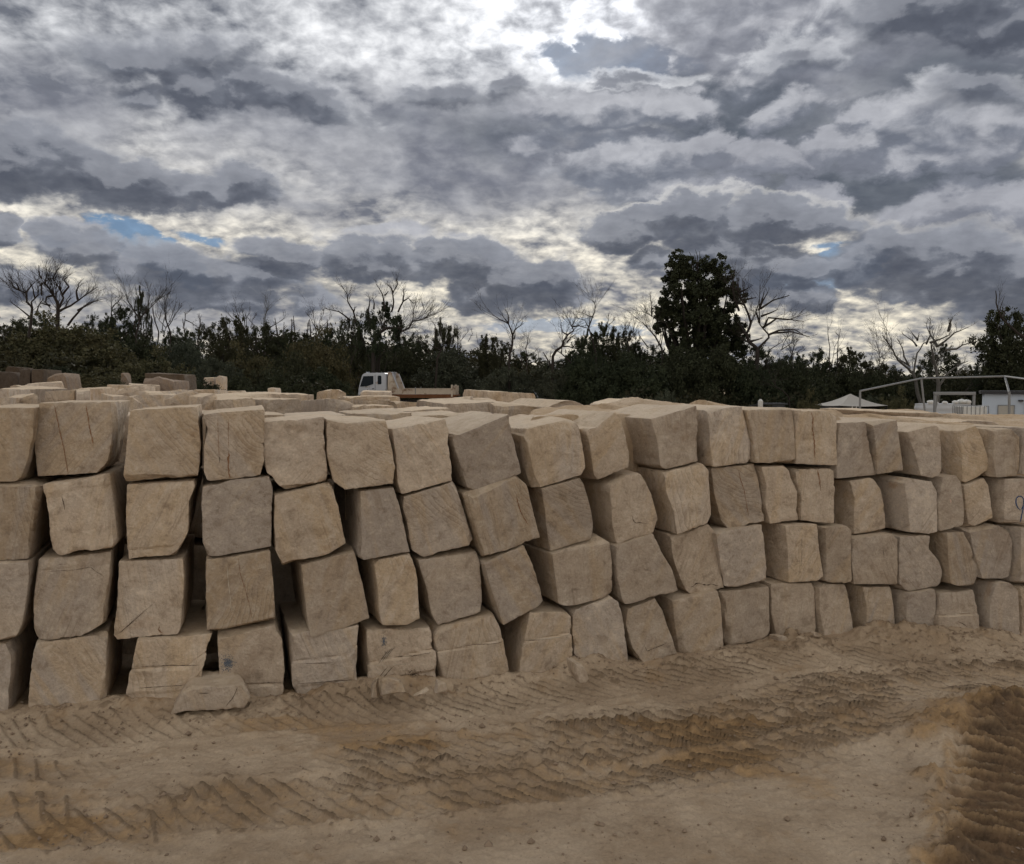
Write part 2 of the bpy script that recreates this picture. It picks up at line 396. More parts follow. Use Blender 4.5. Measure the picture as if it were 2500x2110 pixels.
    N.put(wv.inputs['Vector'], N.v('MULTIPLY', cen, (1, .15, 1))); wv.inputs['Scale'].default_value = 8.5; wv.inputs['Distortion'].default_value = 2.6
    wv.inputs['Detail'].default_value = 3; wv.inputs['Detail Scale'].default_value = 2.6; wv.inputs['Detail Roughness'].default_value = .65
    wm = N.m('MULTIPLY', N.m('MULTIPLY', N.mr(N.noise(p, 2.6, 3, .55), .48, .60), N.mr(nz, .5, .3)), N.m('MULTIPLY', N.mr(r3, .55, .7), .6))
    st2 = N.noise(N.mapping(p, rot=(0, .7, 0), sc=(60, 8, 2.4)), 1.0, 4, .65)
    sm = N.mr(N.noise(N.mapping(p, loc=(3, 3, 3)), 2.2, 2, .5), .45, .60)
    c = N.mix(N.m('MULTIPLY', N.m('MULTIPLY', N.mr(wv.outputs[1], .55, .9), wm), .5), c, pale)
    c = N.mix(N.m('MULTIPLY', N.m('MULTIPLY', N.mr(wv.outputs[1], .3, .1), wm), .45), c, (.24*gain, .18*gain, .13*gain))
    c = N.mix(N.m('MULTIPLY', N.m('MULTIPLY', N.mr(st2, .55, .75), sm), .42), c, pale)
    c = N.mix(N.m('MULTIPLY', N.m('MULTIPLY', N.mr(st2, .46, .30), sm), .42), c, (.24*gain, .18*gain, .13*gain))
    c = N.mix(1.0, c, N.mix(N.m('FRACT', N.m('MULTIPLY', rnd, 311.7)), (.80, .785, .77), (1.13, 1.12, 1.10)), 'MULTIPLY')
    edge = N.mr(N.m('ADD', geo.outputs['Pointiness'], N.m('MULTIPLY', N.m('SUBTRACT', mot, .5), .08)), .515, .60)
    c = N.mix(N.m('MULTIPLY', edge, .55), c, pale)
    # sand and stone dust lying on the upper faces
    dust = N.m('MULTIPLY', N.mr(N.m('ADD', nz, N.m('MULTIPLY', N.m('SUBTRACT', mot, .5), .6)), .55, .85), sandtop)
    c = N.mix(dust, c, N.mix(mot, (.50*gain, .38*gain, .25*gain), (.68*gain, .57*gain, .44*gain)))
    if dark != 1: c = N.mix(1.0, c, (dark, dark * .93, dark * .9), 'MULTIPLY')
    N.put(b.inputs['Base Color'], c); b.inputs['Roughness'].default_value = .93; b.inputs['Specular IOR Level'].default_value = .12
    # saw and chisel marks: bowed parallel scratches over part of each face
    streak = N.noise(N.mapping(p, rot=(0, .7, 0), sc=(34, 6, 2.2)), 1.0, 4, .6)
    h = N.m('ADD', N.m('MULTIPLY', N.m('MULTIPLY', wv.outputs[1], wm), .36), N.m('MULTIPLY', fine, .28))
    h = N.m('ADD', h, N.m('MULTIPLY', N.m('MULTIPLY', streak, N.mr(N.noise(N.mapping(p, loc=(3, 3, 3)), 2.2, 2, .5), .45, .62)), .55))
    h = N.m('ADD', h, N.m('MULTIPLY', N.noise(p, 22, 5, .7), .75))
    h = N.m('SUBTRACT', h, N.m('MULTIPLY', veinm, .1))
    bp = N.n('ShaderNodeBump'); bp.inputs['Strength'].default_value = 1.0; bp.inputs['Distance'].default_value = .03 if far else .02
    N.put(bp.inputs['Height'], h); N.l.new(bp.outputs[0], b.inputs['Normal'])
    return m
M = {}
M['stone'] = mat_stone('cut_sandstone')
M['stone_far'] = mat_stone('cut_sandstone_far', .8, True, gain=1.16)
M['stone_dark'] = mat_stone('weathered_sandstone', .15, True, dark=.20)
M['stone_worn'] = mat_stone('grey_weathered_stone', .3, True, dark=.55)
def mat_ground():
    m, N, b = mat_new('damp_sand')
    oc = N.n('ShaderNodeTexCoord').outputs['Object']
    at_ = N.n('ShaderNodeAttribute', attribute_name='damp').outputs['Fac']
    n1 = N.noise(oc, 1.3, 6, .6, .4); n2 = N.noise(oc, 9, 6, .68); n3 = N.noise(oc, 55, 5, .75)
    c = N.mix(N.mr(n1, .35, .68), (.36, .268, .180), (.52, .41, .295))
    c = N.mix(N.m('MULTIPLY', N.mr(n2, .5, .75), .35), c, (.53, .44, .33))
    wet = N.mix(N.mr(n2, .35, .65), (.27, .172, .088), (.43, .285, .15))
    dm = N.mr(N.m('ADD', at_, N.m('MULTIPLY', N.m('SUBTRACT', n2, .5), .9)), .18, .80)
    c = N.mix(dm, c, wet)
    at2 = N.n('ShaderNodeAttribute', attribute_name='wet').outputs['Fac']
    c = N.mix(N.mr(N.m('ADD', at2, N.m('MULTIPLY', N.m('SUBTRACT', n2, .5), .6)), .3, .8, 0, .86), c, N.mix(N.mr(n2, .35, .65), (.075, .053, .038), (.165, .105, .064)))
    at3 = N.n('ShaderNodeAttribute', attribute_name='tread_shade').outputs['Fac']
    c = N.mix(N.mr(N.m('ADD', at3, N.m('MULTIPLY', N.m('SUBTRACT', n2, .5), .5)), .20, .75, 0, .62), c, (.145, .098, .06))  # painted shade of the tyre bars and torn clods, as darker brown
    c = N.mix(.7, c, N.mix(n3, (.5, .5, .5), (1.5, 1.5, 1.5)), 'MULTIPLY')
    v = N.n('ShaderNodeTexVoronoi', feature='F1'); N.put(v.inputs['Vector'], oc); v.inputs['Scale'].default_value = 38
    sp = N.m('MULTIPLY', N.mr(v.outputs[0], .16, .07), N.mr(N.noise(oc, 4, 3, .6), .38, .60))
    c = N.mix(N.m('MULTIPLY', sp, .75), c, (.12, .085, .055))
    c = N.mix(N.m('MULTIPLY', N.mr(N.noise(oc, 2.4, 5, .65), .56, .68), .45), c, (.36, .235, .125))
    c = N.mix(N.m('MULTIPLY', N.mr(N.noise(oc, 5.2, 6, .7, .5), .58, .68), .45), c, (.20, .145, .10))
    N.put(b.inputs['Base Color'], c); b.inputs['Roughness'].default_value = .95; b.inputs['Specular IOR Level'].default_value = .1
    h = N.m('ADD', N.m('MULTIPLY', n3, .35), N.m('MULTIPLY', n2, 1.0))
    bp = N.n('ShaderNodeBump'); bp.inputs['Strength'].default_value = .9; bp.inputs['Distance'].default_value = .02
    N.put(bp.inputs['Height'], h); N.l.new(bp.outputs[0], b.inputs['Normal'])
    return m
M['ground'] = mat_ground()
def mat_bank():
    m, N, b = mat_new('loose_sand_and_rubble')
    oc = N.n('ShaderNodeTexCoord').outputs['Object']
    n1 = N.noise(oc, .9, 6, .6, .4); n2 = N.noise(oc, 6, 6, .7); n3 = N.noise(oc, 34, 5, .75)
    c = N.mix(N.mr(n1, .35, .68), (.46, .33, .205), (.54, .42, .30))
    c = N.mix(N.m('MULTIPLY', N.mr(n2, .5, .72), .5), c, (.60, .50, .39))
    c = N.mix(N.m('MULTIPLY', N.mr(n2, .44, .3), .6), c, (.29, .19, .11))
    c = N.mix(.5, c, N.mix(n3, (.55, .55, .55), (1.45, 1.45, 1.45)), 'MULTIPLY')
    N.put(b.inputs['Base Color'], c); b.inputs['Roughness'].default_value = .95; b.inputs['Specular IOR Level'].default_value = .1
    bp = N.n('ShaderNodeBump'); bp.inputs['Strength'].default_value = 1; bp.inputs['Distance'].default_value = .04
    N.put(bp.inputs['Height'], N.m('ADD', N.m('MULTIPLY', n3, .4), n2)); N.l.new(bp.outputs[0], b.inputs['Normal'])
    return m
M['bank'] = mat_bank()
def mat_leaf(name, a, b_):
    m, N, b = mat_new(name)
    oc = N.n('ShaderNodeTexCoord').outputs['Object']
    rnd = N.n('ShaderNodeObjectInfo').outputs['Random']
    n = N.noise(oc, .55, 3, .6); n2 = N.noise(oc, 3.5, 2, .5)
    c = N.mix(N.mr(N.m('ADD', N.m('MULTIPLY', n, .6), N.m('MULTIPLY', n2, .4)), .35, .65), a, b_)
    c = N.mix(N.m('MULTIPLY', rnd, .35), c, (.065, .048, .024))
    N.put(b.inputs['Base Color'], c); b.inputs['Roughness'].default_value = .75; b.inputs['Specular IOR Level'].default_value = .1
    return m
M['leaf_dark'] = mat_leaf('dark_eucalypt_leaves', (.022, .030, .018), (.050, .062, .034))
M['leaf_olive'] = mat_leaf('olive_scrub_leaves', (.052, .056, .028), (.115, .104, .056))
M['leaf_grey'] = mat_leaf('grey_green_leaves', (.042, .054, .040), (.092, .106, .076))
M['leaf_back'] = mat_leaf('dark_woodland_leaves', (.016, .020, .013), (.040, .045, .026))  # darkest leaf colour, for the far wood and the undergrowth
M['bark_dark'] = mat_simple('charred_bark', (.035, .028, .024), .9, var=.4, scale=3)
M['bark_pale'] = mat_simple('pale_bark', (.095, .09, .082), .85, var=.35, scale=2.5, dirt=(.06, .05, .045), dirt_amt=.3)
M['white'] = mat_simple('white_paint', (.48, .505, .55), .4, spec=.4, var=.08, dirt=(.30, .22, .16), dirt_amt=.1)
M['cream'] = mat_simple('cream_rusted_paint', (.50, .43, .35), .6, var=.2, scale=3, dirt=(.19, .11, .065), dirt_amt=.4)
M['rust'] = mat_simple('rusty_steel', (.17, .075, .035), .85, var=.5, scale=5)
M['glass'] = mat_simple('dark_glass', (.025, .032, .04), .06, spec=.9, var=.1)
M['rubber'] = mat_simple('black_rubber', (.02, .02, .02), .85)
M['black'] = mat_simple('black_metal', (.025, .026, .03), .5, spec=.4)
M['steel'] = mat_simple('galvanised_steel', (.24, .245, .25), .5, metal=.3, var=.15)
M['navy'] = mat_simple('dark_blue_paint', (.045, .052, .07), .35, spec=.6)
M['canvas'] = mat_simple('grey_canvas', (.42, .40, .37), .9, var=.08, scale=3)
M['canvas_dark'] = mat_simple('dark_mesh', (.06, .06, .065), .9)
M['plastic'] = mat_simple('white_plastic', (.62, .62, .60), .5)
M['panel'] = mat_simple('pale_blue_panel', (.46, .52, .60), .6, var=.08, scale=1.5)
M['door'] = mat_simple('grey_beige_door', (.40, .38, .34), .6, var=.06)
M['tank'] = mat_simple('zinc_sheet', (.50, .52, .55), .55, metal=.2, var=.12)
M['rust_line'] = mat_simple('rust_vein', (.25, .135, .07), .95, var=.6, scale=30)
M['crack'] = mat_simple('dark_crack', (.10, .072, .05), .98, var=.5, scale=30)
M['scrape'] = mat_simple('fresh_scrape', (.50, .43, .34), .95, var=.25, scale=30)
M['ink'] = mat_simple('blue_spray_paint', (.025, .065, .16), .85, var=.3, scale=20)
M['ink_faint'] = mat_simple('faded_blue_spray', (.13, .15, .18), .95, var=.4, scale=40)
m, N, b = mat_new('lit_tube'); b.inputs['Emission Color'].default_value = (1, .62, .38, 1); b.inputs['Emission Strength'].default_value = .75; b.inputs['Base Color'].default_value = (.8, .6, .5, 1); M['lamp'] = m

# ------------------------------------------------------------------ the terrain
WALLX = [0, 350, 700, 1000, 1250, 1450, 1700, 1900, 2150, 2500]
WALLY = [1742, 1738, 1715, 1692, 1668, 1637, 1606, 1575, 1562, 1562]
def wall_depth(px):
    py = np.interp(px, WALLX, WALLY)
    if px < 0: py = 1742 + (-px) * .02
    x, y, z = ray(px, float(py))
    return EYE / -z
_tab = [(float(ray(px, 1300)[0] * wall_depth(px)), float(wall_depth(px))) for px in range(-600, 3200, 50)]
_tx = np.array([a for a, b in _tab]); _ty = np.array([b for a, b in _tab])
def wall_y(X): return np.interp(X, _tx, _ty)
def far_z(x, y):
    """the yard behind the wall, the rise on the left, the drop on the right"""
    z = 1.0 * sstep(y - wall_y(x), 1.9, 2.5) * (1 - sstep(y, 24, 38)) * (1 - sstep(x, 1.0, 4.0))
    ang = x / np.maximum(y, 1)
    z = z + 2.2 * sstep(-ang, .30, .62) * sstep(y, 20, 42)
    z = z - 1.0 * sstep(ang, .05, .30) * sstep(y, 22, 34)
    z = z + 5.0 * sstep(-ang, -.1, .35) * sstep(y, 70, 150)
    return z

def tracks(x, y):
    """heights, dampness and painted bar shade of the churned ground by the wall"""
    h = np.zeros_like(x); damp = np.zeros_like(x); wet = np.zeros_like(x); tread_shade = np.zeros_like(x); edgy = np.zeros_like(x)
    def band(pts, hw, depth, lug, pitch, slant, dmp, wt=0, seed=0, strips=1, rag=.12):
        nonlocal h, damp, wet, tread_shade, edgy
        W = np.array([[at(a, b, 1)[0] * EYE / -ray(a, b)[2], EYE / -ray(a, b)[2]] for a, b in pts])
        best = np.full(x.shape, 9.); ss = np.zeros_like(x); tt = np.zeros_like(x); acc = 0
        end = np.zeros_like(x)
        tot = sum(np.hypot(*(W[i + 1] - W[i])) for i in range(len(W) - 1))
        for i in range(len(W) - 1):
            d = W[i + 1] - W[i]; L = np.hypot(*d); d = d / L
            rx, ry = x - W[i, 0], y - W[i, 1]
            s = np.clip(rx * d[0] + ry * d[1], 0, L); qx, qy = rx - s * d[0], ry - s * d[1]
            dist = np.hypot(qx, qy); sg = np.sign(-rx * d[1] + ry * d[0])
            k = dist < best
            best = np.where(k, dist, best); ss = np.where(k, acc + s, ss); tt = np.where(k, sg * dist, tt); acc += L
        edge = hw * (1 + rag * fbm(P3(x * 3, y * 3, seed), seed, 5, .62)) 
        fade = sstep(ss, 0, .5) * (1 - sstep(ss, tot - .5, tot))
        inside = (1 - sstep(np.abs(tt), edge - .035, edge + .015))
        patch = .45 + .55 * sstep(fbm(P3(x * 1.4, y * 1.4, seed + 5.5), seed + 9, 3), -.35, .15)
        wob = .10 * fbm(P3(x * 2.1, y * 2.1, seed + 3.3), seed + 7, 2)
        barm = np.zeros_like(x)
        for k in range(strips):
            c0 = (k - (strips - 1) / 2) * 2 * hw / strips; u = tt - c0; wdt = hw / strips
            ph = (ss + wob * .15 + u * slant * (1 if k % 2 == 0 else .9) + k * pitch * .5) / pitch
            tri = np.abs((ph - np.floor(ph)) - .5) * 2
            bar = 1 - sstep(tri, .07, .36)
            bb = (np.abs(u) < wdt) * (1 - sstep(np.abs(u), wdt * .80, wdt * .96)) * bar * np.clip(.95 + .7 * fbm(P3(x * 11, y * 11, seed + k), seed + 31, 3), 0, 1.2); h += inside * patch * fade * bb * lug; barm = np.maximum(barm, bb)
        h += -inside * fade * depth
        rim = np.exp(-((np.abs(tt) - edge - .03) / .035) ** 2) * fade
        edgy = np.maximum(edgy, rim * min(1, dmp + .15)); edgy = np.maximum(edgy, .5 * inside * fade * np.exp(-(tt / .03) ** 2) * dmp * (strips > 1))
        h += rim * (depth * .75 + .022 * np.clip(fbm(P3(x * 9, y * 9, seed), seed + 2, 3), -.3, 1))
        tread_shade = np.maximum(tread_shade, inside * fade * (.3 + .7 * patch) * barm * min(1, .55 + dmp) * (1 if wt == 0 else .25))
        wide = 1 - sstep(np.abs(tt) + .08 * fbm(P3(x * 6, y * 6, seed), seed + 78, 4, .65), edge - .10, edge + .12)
        damp = np.maximum(damp, wide * fade * dmp * (.6 + .4 * patch) * (1 - .25 * barm)); damp = np.maximum(damp, rim * dmp * .6)
        inside_c = 1 - sstep(np.abs(tt) + .10 * fbm(P3(x * 7, y * 7, seed), seed + 77, 4, .65), edge - .16, edge + .10)
        wet = np.maximum(wet, inside_c * fade * wt * (1 - .45 * barm))  # damp and wet coloured lighter on crests to bring out the lug relief
    band([(-300, 1800), (100, 1795), (450, 1770), (800, 1748), (1100, 1725), (1400, 1690), (1700, 1648), (2000, 1612), (2300, 1600)], .21, .008, .026, .10, .9, .10, seed=1)
    band([(700, 1915), (1000, 1860), (1250, 1822), (1500, 1800), (1750, 1770), (2000, 1712), (2200, 1672), (2480, 1650), (2700, 1640)], .28, .012, .040, .11, .95, .42, seed=2, strips=2)
    band([(250, 1975), (420, 1968), (700, 1958), (1000, 1935), (1250, 1908), (1500, 1880), (1800, 1822), (2050, 1770), (2300, 1722)], .25, .016, .042, .125, .95, .50, seed=3, strips=2)
    band([(1350, 1935), (1500, 1918), (1700, 1885), (1900, 1850), (2150, 1805)], .17, .010, .040, .13, 1.0, .28, seed=4)
    band([(1150, 1800), (1450, 1770), (1750, 1722), (2000, 1672), (2250, 1640), (2500, 1625)], .19, .006, .028, .10, 1.0, .15, seed=7)
    band([(-200, 2040), (100, 2020), (350, 2000), (600, 2030)], .20, .010, .020, .14, .8, .55, seed=5)
    band([(-200, 1860), (120, 1880), (350, 1875)], .14, .008, .018, .13, .8, .5, seed=8)
    band([(-200, 1960), (60, 1962), (200, 1975), (330, 1990)], .15, .010, .020, .14, .8, .6, seed=12)
    band([(2455, 2400), (2450, 2110), (2460, 1960), (2475, 1850), (2500, 1760), (2560, 1690)], .30, .022, .054, .115, .10, .9, .95, seed=6, rag=.42)
    # berm to the left of the wet rut and the torn clods at its far end
    def clod(px, py, r, hh, dm=.5, sd=0):
        nonlocal h, damp, edgy
        X0, Y0 = ray(px, py)[0] * EYE / -ray(px, py)[2], EYE / -ray(px, py)[2]
        g = np.exp(-(((x - X0) / r) ** 2 + ((y - Y0) / (r * .8)) ** 2))
        h += g * hh * (1 + .9 * fbm(P3(x * 8, y * 8, sd), 20 + sd, 4, .6)); damp = np.maximum(damp, g * dm); edgy = np.maximum(edgy, g)
    clod(2320, 1795, .30, .08, .85, 1); clod(2400, 1760, .35, .09, .95, 2); clod(2480, 1730, .30, .08, .95, 22); clod(2260, 1815, .15, .05, .7, 23); clod(2270, 1905, .12, .05, .6, 3); clod(2280, 2010, .12, .05, .6, 4); clod(2300, 2090, .14, .05, .5, 5)
    clod(2180, 1570, .34, .10, .25, 6); clod(2290, 1585, .34, .05, .3, 7); clod(1820, 1610, .25, .05, .2, 8); clod(1680, 1630, .2, .04, .15, 9)
    clod(660, 1728, .30, .05, .15, 10); clod(1010, 1695, .35, .05, .2, 11); clod(1440, 1650, .3, .05, .1, 12); clod(480, 1745, .3, .05, .1, 13); clod(2400, 1575, .3, .06, .1, 14); clod(850, 1705, .3, .05, .1, 15)
    clod(290, 1740, .25, .04, .1, 16); clod(120, 1750, .3, .03, .1, 17); clod(1240, 1672, .2, .05, .1, 18); clod(1950, 1580, .3, .07, .2, 19)
    return h, damp, wet, tread_shade, edgy

def make_near_ground():
    xs = np.arange(-4.9, 6.2, .0115); ys = np.concatenate([np.arange(2.75, 7.6, .0115), np.arange(7.62, 9.6, .08)])
    X, Y = np.meshgrid(xs, ys)
    h, damp, wet, tread_shade, edgy = tracks(X, Y)
    z = h + .022 * fbm(P3(X * .9, Y * .9), 31, 4) + .013 * fbm(P3(X * 6, Y * 6), 41, 5, .62)
    crumb = fbm(P3(X * 30, Y * 30), 51, 2); amt = .3 + .9 * damp + .6 * sstep(fbm(P3(X * 1.7, Y * 1.7), 61, 3), .05, .4)
    z += .016 * amt * np.clip(crumb - .10, 0, 1) + .005 * crumb
    # torn clods where the tread pulled the damp sand up
    torn = np.clip(fbm(P3(X * 24, Y * 24), 71, 3, .6) - .10, 0, 1) * sstep(edgy + .12 * wet, .1, .5)
    z += .024 * torn
    # sand drifted up against the foot of the wall
    foot = wall_y(X) - Y
    z += .055 * np.exp(-(foot / .16) ** 2) * (.4 + .6 * sstep(fbm(P3(X * 2, Y * 2), 81, 3), -.3, .4)) * (foot > -.4)
    damp = damp + .45 * sstep(fbm(P3(X * .8 + 4, Y * 1.6), 91, 4, .6), .22, .5) * (Y < 5.2)
    nx, ny = len(xs), len(ys)
    idx = np.arange(nx * ny).reshape(ny, nx)
    Fs = np.stack([idx[:-1, :-1], idx[:-1, 1:], idx[1:, 1:], idx[1:, :-1]], -1).reshape(-1, 4)
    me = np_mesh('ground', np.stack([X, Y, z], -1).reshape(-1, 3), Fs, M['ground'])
    tread_shade = np.maximum(tread_shade, sstep(torn, .05, .35) * .7)
    for nm, q in (('damp', damp), ('wet', wet), ('tread_shade', tread_shade)):
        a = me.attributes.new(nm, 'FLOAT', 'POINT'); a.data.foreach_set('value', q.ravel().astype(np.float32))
    tag(link('ground', me), kind='structure')
    return xs, ys, z
GX, GY, GZ = make_near_ground()
def ground_h(x, y):
    i = int(np.clip(np.searchsorted(GX, x), 0, len(GX) - 1)); j = int(np.clip(np.searchsorted(GY, y), 0, len(GY) - 1))
    return float(GZ[j, i])

def make_far_ground():
    xs = np.concatenate([-np.geomspace(500, 12, 50), np.linspace(-11.5, 20, 150), np.geomspace(21, 500, 50)])
    ys = np.concatenate([np.linspace(-60, 0, 8), np.linspace(1, 40, 130), np.geomspace(41, 900, 60)])
    X, Y = np.meshgrid(xs, ys)
    z = far_z(X, Y) + .05 * fbm(P3(X * .5, Y * .5), 5, 3) * sstep(Y - wall_y(X), 1.6, 3) - .07
    nx, ny = len(xs), len(ys); idx = np.arange(nx * ny).reshape(ny, nx)
    Fs = np.stack([idx[:-1, :-1], idx[:-1, 1:], idx[1:, 1:], idx[1:, :-1]], -1).reshape(-1, 4)
    me = np_mesh('yard_ground', np.stack([X, Y, z], -1).reshape(-1, 3), Fs, M['ground'])
    tag(link('yard_ground', me), kind='structure')
make_far_ground()

# ------------------------------------------------------------------ stone blocks
_topo = {}
def box_topo(nu, nv, nw):
    k = (nu, nv, nw)
    if k in _topo: return _topo[k]
    us, vs, ws = np.linspace(-1, 1, nu + 1), np.linspace(-1, 1, nv + 1), np.linspace(-1, 1, nw + 1)
    V = []; Fq = []; b = 0
    for ax, (A, B) in ((2, (us, vs)), (0, (vs, ws)), (1, (us, ws))):
        for sg in (-1, 1):
            a, c = np.meshgrid(A, B, indexing='ij'); n0, n1 = a.shape
            p = np.zeros((n0, n1, 3)); o = [i for i in range(3) if i != ax]
            p[..., o[0]] = a; p[..., o[1]] = c; p[..., ax] = sg
            idx = b + np.arange(n0 * n1).reshape(n0, n1)
            q = np.stack([idx[:-1, :-1], idx[1:, :-1], idx[1:, 1:], idx[:-1, 1:]], -1).reshape(-1, 4)
            if (sg == 1) == (ax == 1): q = q[:, ::-1]
            V.append(p.reshape(-1, 3)); Fq.append(q); b += n0 * n1
    V = np.concatenate(V); Fq = np.concatenate(Fq)
    key = np.round(V * 1e5).astype(np.int64); _, first, inv = np.unique(key, axis=0, return_index=True, return_inverse=True)
    V = V[first]; Fq = inv.reshape(-1)[Fq]
    _topo[k] = (V, Fq); return _topo[k]
def sample_poly(pts, t):
    pts = np.asarray(pts, float); seg = np.hypot(*(np.diff(pts[:, :2], axis=0).T)); cum = np.concatenate([[0], np.cumsum(seg)]); cum /= cum[-1]
    return np.stack([np.interp(t, cum, pts[:, i]) for i in range(pts.shape[1])], -1)
def make_block(name, edges, depth, length, axis, mat, rs, res=(42, 42, 16), rnd=.022, rough=1.0, chips=5, cuts=(), backscale=1.0, flare=0.0, rise=0.0, dj=.035):
    """edges = [top, right, bottom, left] polylines in photo pixels, each from one corner of the face to the next, clockwise from top left"""
    V, Fq = box_topo(*res)
    cs = [edges[0][0], edges[1][0], edges[2][0], edges[3][0]]
    dep = [depth(c[0]) + rs.uniform(-dj, dj) for c in cs]
    def to3(pt, D): return np.array(at(pt[0], pt[1], D))
    def edge3(i):
        j = (i + 1) % 4; pl = list(edges[i]) + [cs[j]]
        p2 = np.array(pl, float); seg = np.hypot(*(np.diff(p2, axis=0).T)); cum = np.concatenate([[0], np.cumsum(seg)]); cum /= max(cum[-1], 1e-6)
        return np.array([to3(pl[k], dep[i] * (1 - cum[k]) + dep[j] * cum[k]) for k in range(len(pl))])
    def samp(E, t):
        seg = np.linalg.norm(np.diff(E, axis=0), axis=1); cum = np.concatenate([[0], np.cumsum(seg)]); cum /= max(cum[-1], 1e-9)
        return np.stack([np.interp(t, cum, E[:, i]) for i in range(3)], -1)
    E = [edge3(i) for i in range(4)]
    c3 = [to3(cs[i], dep[i]) for i in range(4)]          # TL TR BR BL
    W = (np.linalg.norm(c3[1] - c3[0]) + np.linalg.norm(c3[2] - c3[3])) / 2; H = (np.linalg.norm(c3[3] - c3[0]) + np.linalg.norm(c3[2] - c3[1])) / 2
    half = np.array([W, H, length]) / 2
    p = V * half
    inner = half - rnd; q = np.clip(p, -inner, inner); dlt = p - q; ln = np.linalg.norm(dlt, axis=1, keepdims=True)
    cap = np.minimum(1, rnd / np.maximum(ln, 1e-9)); p = q + dlt * cap
    for _ in range(chips):                               # broken corners and arrises
        n = rs.choice([-1, 1], 3) * rs.uniform(.25, 1, 3)
        if rs.random() < .75: n[rs.integers(0, 3)] *= .12
        n /= np.linalg.norm(n)
        lim = np.sum(np.abs(n) * half) - rs.uniform(.008, .045) * (1.0 if rough <= 1 else 1.5) * min(1.6, max(W, .3) / .45)
        e = p @ n - lim; e = e * (1 + .6 * vnoise(p * 9, int(rs.integers(1e6))))
        p = p - np.where(e > 0, e, 0)[:, None] * n
    u = np.clip(p[:, 0] / half[0] * .5 + .5, 0, 1); v = np.clip(p[:, 1] / half[1] * .5 + .5, 0, 1); w = p[:, 2] / half[2] * .5 + .5
    # front: w = 0.  v: 0 bottom .. 1 top
    T = samp(E[0], u); B = samp(E[2], 1 - u); Rr = samp(E[1], 1 - v); L = samp(E[3], v)
    bil = ((1 - u) * (1 - v))[:, None] * c3[3] + (u * (1 - v))[:, None] * c3[2] + ((1 - u) * v)[:, None] * c3[0] + (u * v)[:, None] * c3[1]
    front = v[:, None] * T + (1 - v)[:, None] * B + (1 - u)[:, None] * L + u[:, None] * Rr - bil
    ax = np.array([math.sin(axis), math.cos(axis), rise]); cen = np.mean(c3, axis=0)
    bk = [cen + (c - cen) * backscale * rs.uniform(.93, 1.04) + ax * length for c in c3]
    bk[0] = bk[0] - np.array([math.cos(axis), -math.sin(axis), 0]) * flare; bk[3] = bk[3] - np.array([math.cos(axis), -math.sin(axis), 0]) * flare
    mid = (np.array(bk)).mean(0)
    back = ((1 - u) * (1 - v))[:, None] * bk[3] + (u * (1 - v))[:, None] * bk[2] + ((1 - u) * v)[:, None] * bk[0] + (u * v)[:, None] * bk[1]
    X = front * (1 - w)[:, None] + back * w[:, None]
    sd = int(rs.integers(1e6))
    off = rs.uniform(0, 50, 3)
    nrm = p - np.clip(p, -(half - .09), half - .09); nn = np.linalg.norm(nrm, axis=1, keepdims=True); nrm = nrm / np.maximum(nn, 1e-6)
    fr = np.array([-math.sin(axis), -math.cos(axis), 0]); side = np.array([math.cos(axis), -math.sin(axis), 0]); upv = np.array([0, 0, 1.])
    wn = nrm[:, :1] * side + nrm[:, 1:2] * upv - nrm[:, 2:3] * -fr
    wn = nrm[:, :1] * side + nrm[:, 1:2] * upv + (-nrm[:, 2:3]) * fr
    sc = max(W, .3) / .45
    disp = .0055 * fbm(X * 3.2 / sc + off, sd, 3) + .005 * fbm(X * 11 / sc + off, sd + 9, 4, .62)
    edgy = np.exp(-((half.reshape(1, 3) - np.abs(p)).copy() / .016) ** 2); cnt = np.sort(edgy, axis=1)[:, 1]       # close to two faces = an arris
    disp = disp - cnt * (.001 + .020 * np.clip(fbm(X * 18 / sc + off, sd + 21, 4, .65) - .02, 0, 1))
    # scalloped breaks
    sc_ = np.clip(fbm(X * 4.6 / sc + off + 9, sd + 5, 3) - .26, 0, 1); disp = disp - .04 * sc_
    disp = disp * rough * min(sc, 2.2)
    for (vv, dh, slope) in cuts:                         # shallow saw steps across the face
        lvl = vv + slope * (u - .5) + .010 * vnoise(np.stack([u * 9, u * 0, u * 0], -1) + sd, sd)
        disp = disp + np.where(w < .02, dh * (1 - sstep(v, lvl - .012, lvl + .012)), 0)
        disp = disp - np.where(w < .02, .007 * np.exp(-((v - lvl - .01) / .014) ** 2), 0)
    X = X + wn * disp[:, None]
    org = X.mean(0); org[2] = X[:, 2].min()
    me = np_mesh(name, X - org, Fq, mat, True, R(26))
    return me, Vector(org)
_crops = {'A': (0, 900, .30622), 'B': (600, 900, .30622), 'C': (1200, 900, .30622), 'D': (1800, 900, .33493), 'E': (0, 1300, .30622),
          'F': (600, 1300, .30622), 'G': (1200, 1250, .30622), 'H': (1800, 1250, .33493), 'J': (0, 880, .20408), 'K': (400, 880, .20408), 'L': (800, 880, .22010), 'Q': (2080, 1000, .22678)}
def cv(c, pt):
    x0, y0, s = _crops[c]; return (x0 + pt[0] * s, y0 + pt[1] * s)
def parse(c, txt):
    """'x,y x,y | ...' four edges"""
    return [[cv(c, tuple(float(q) for q in w.split(','))) for w in e.split()] for e in txt.split('|')]

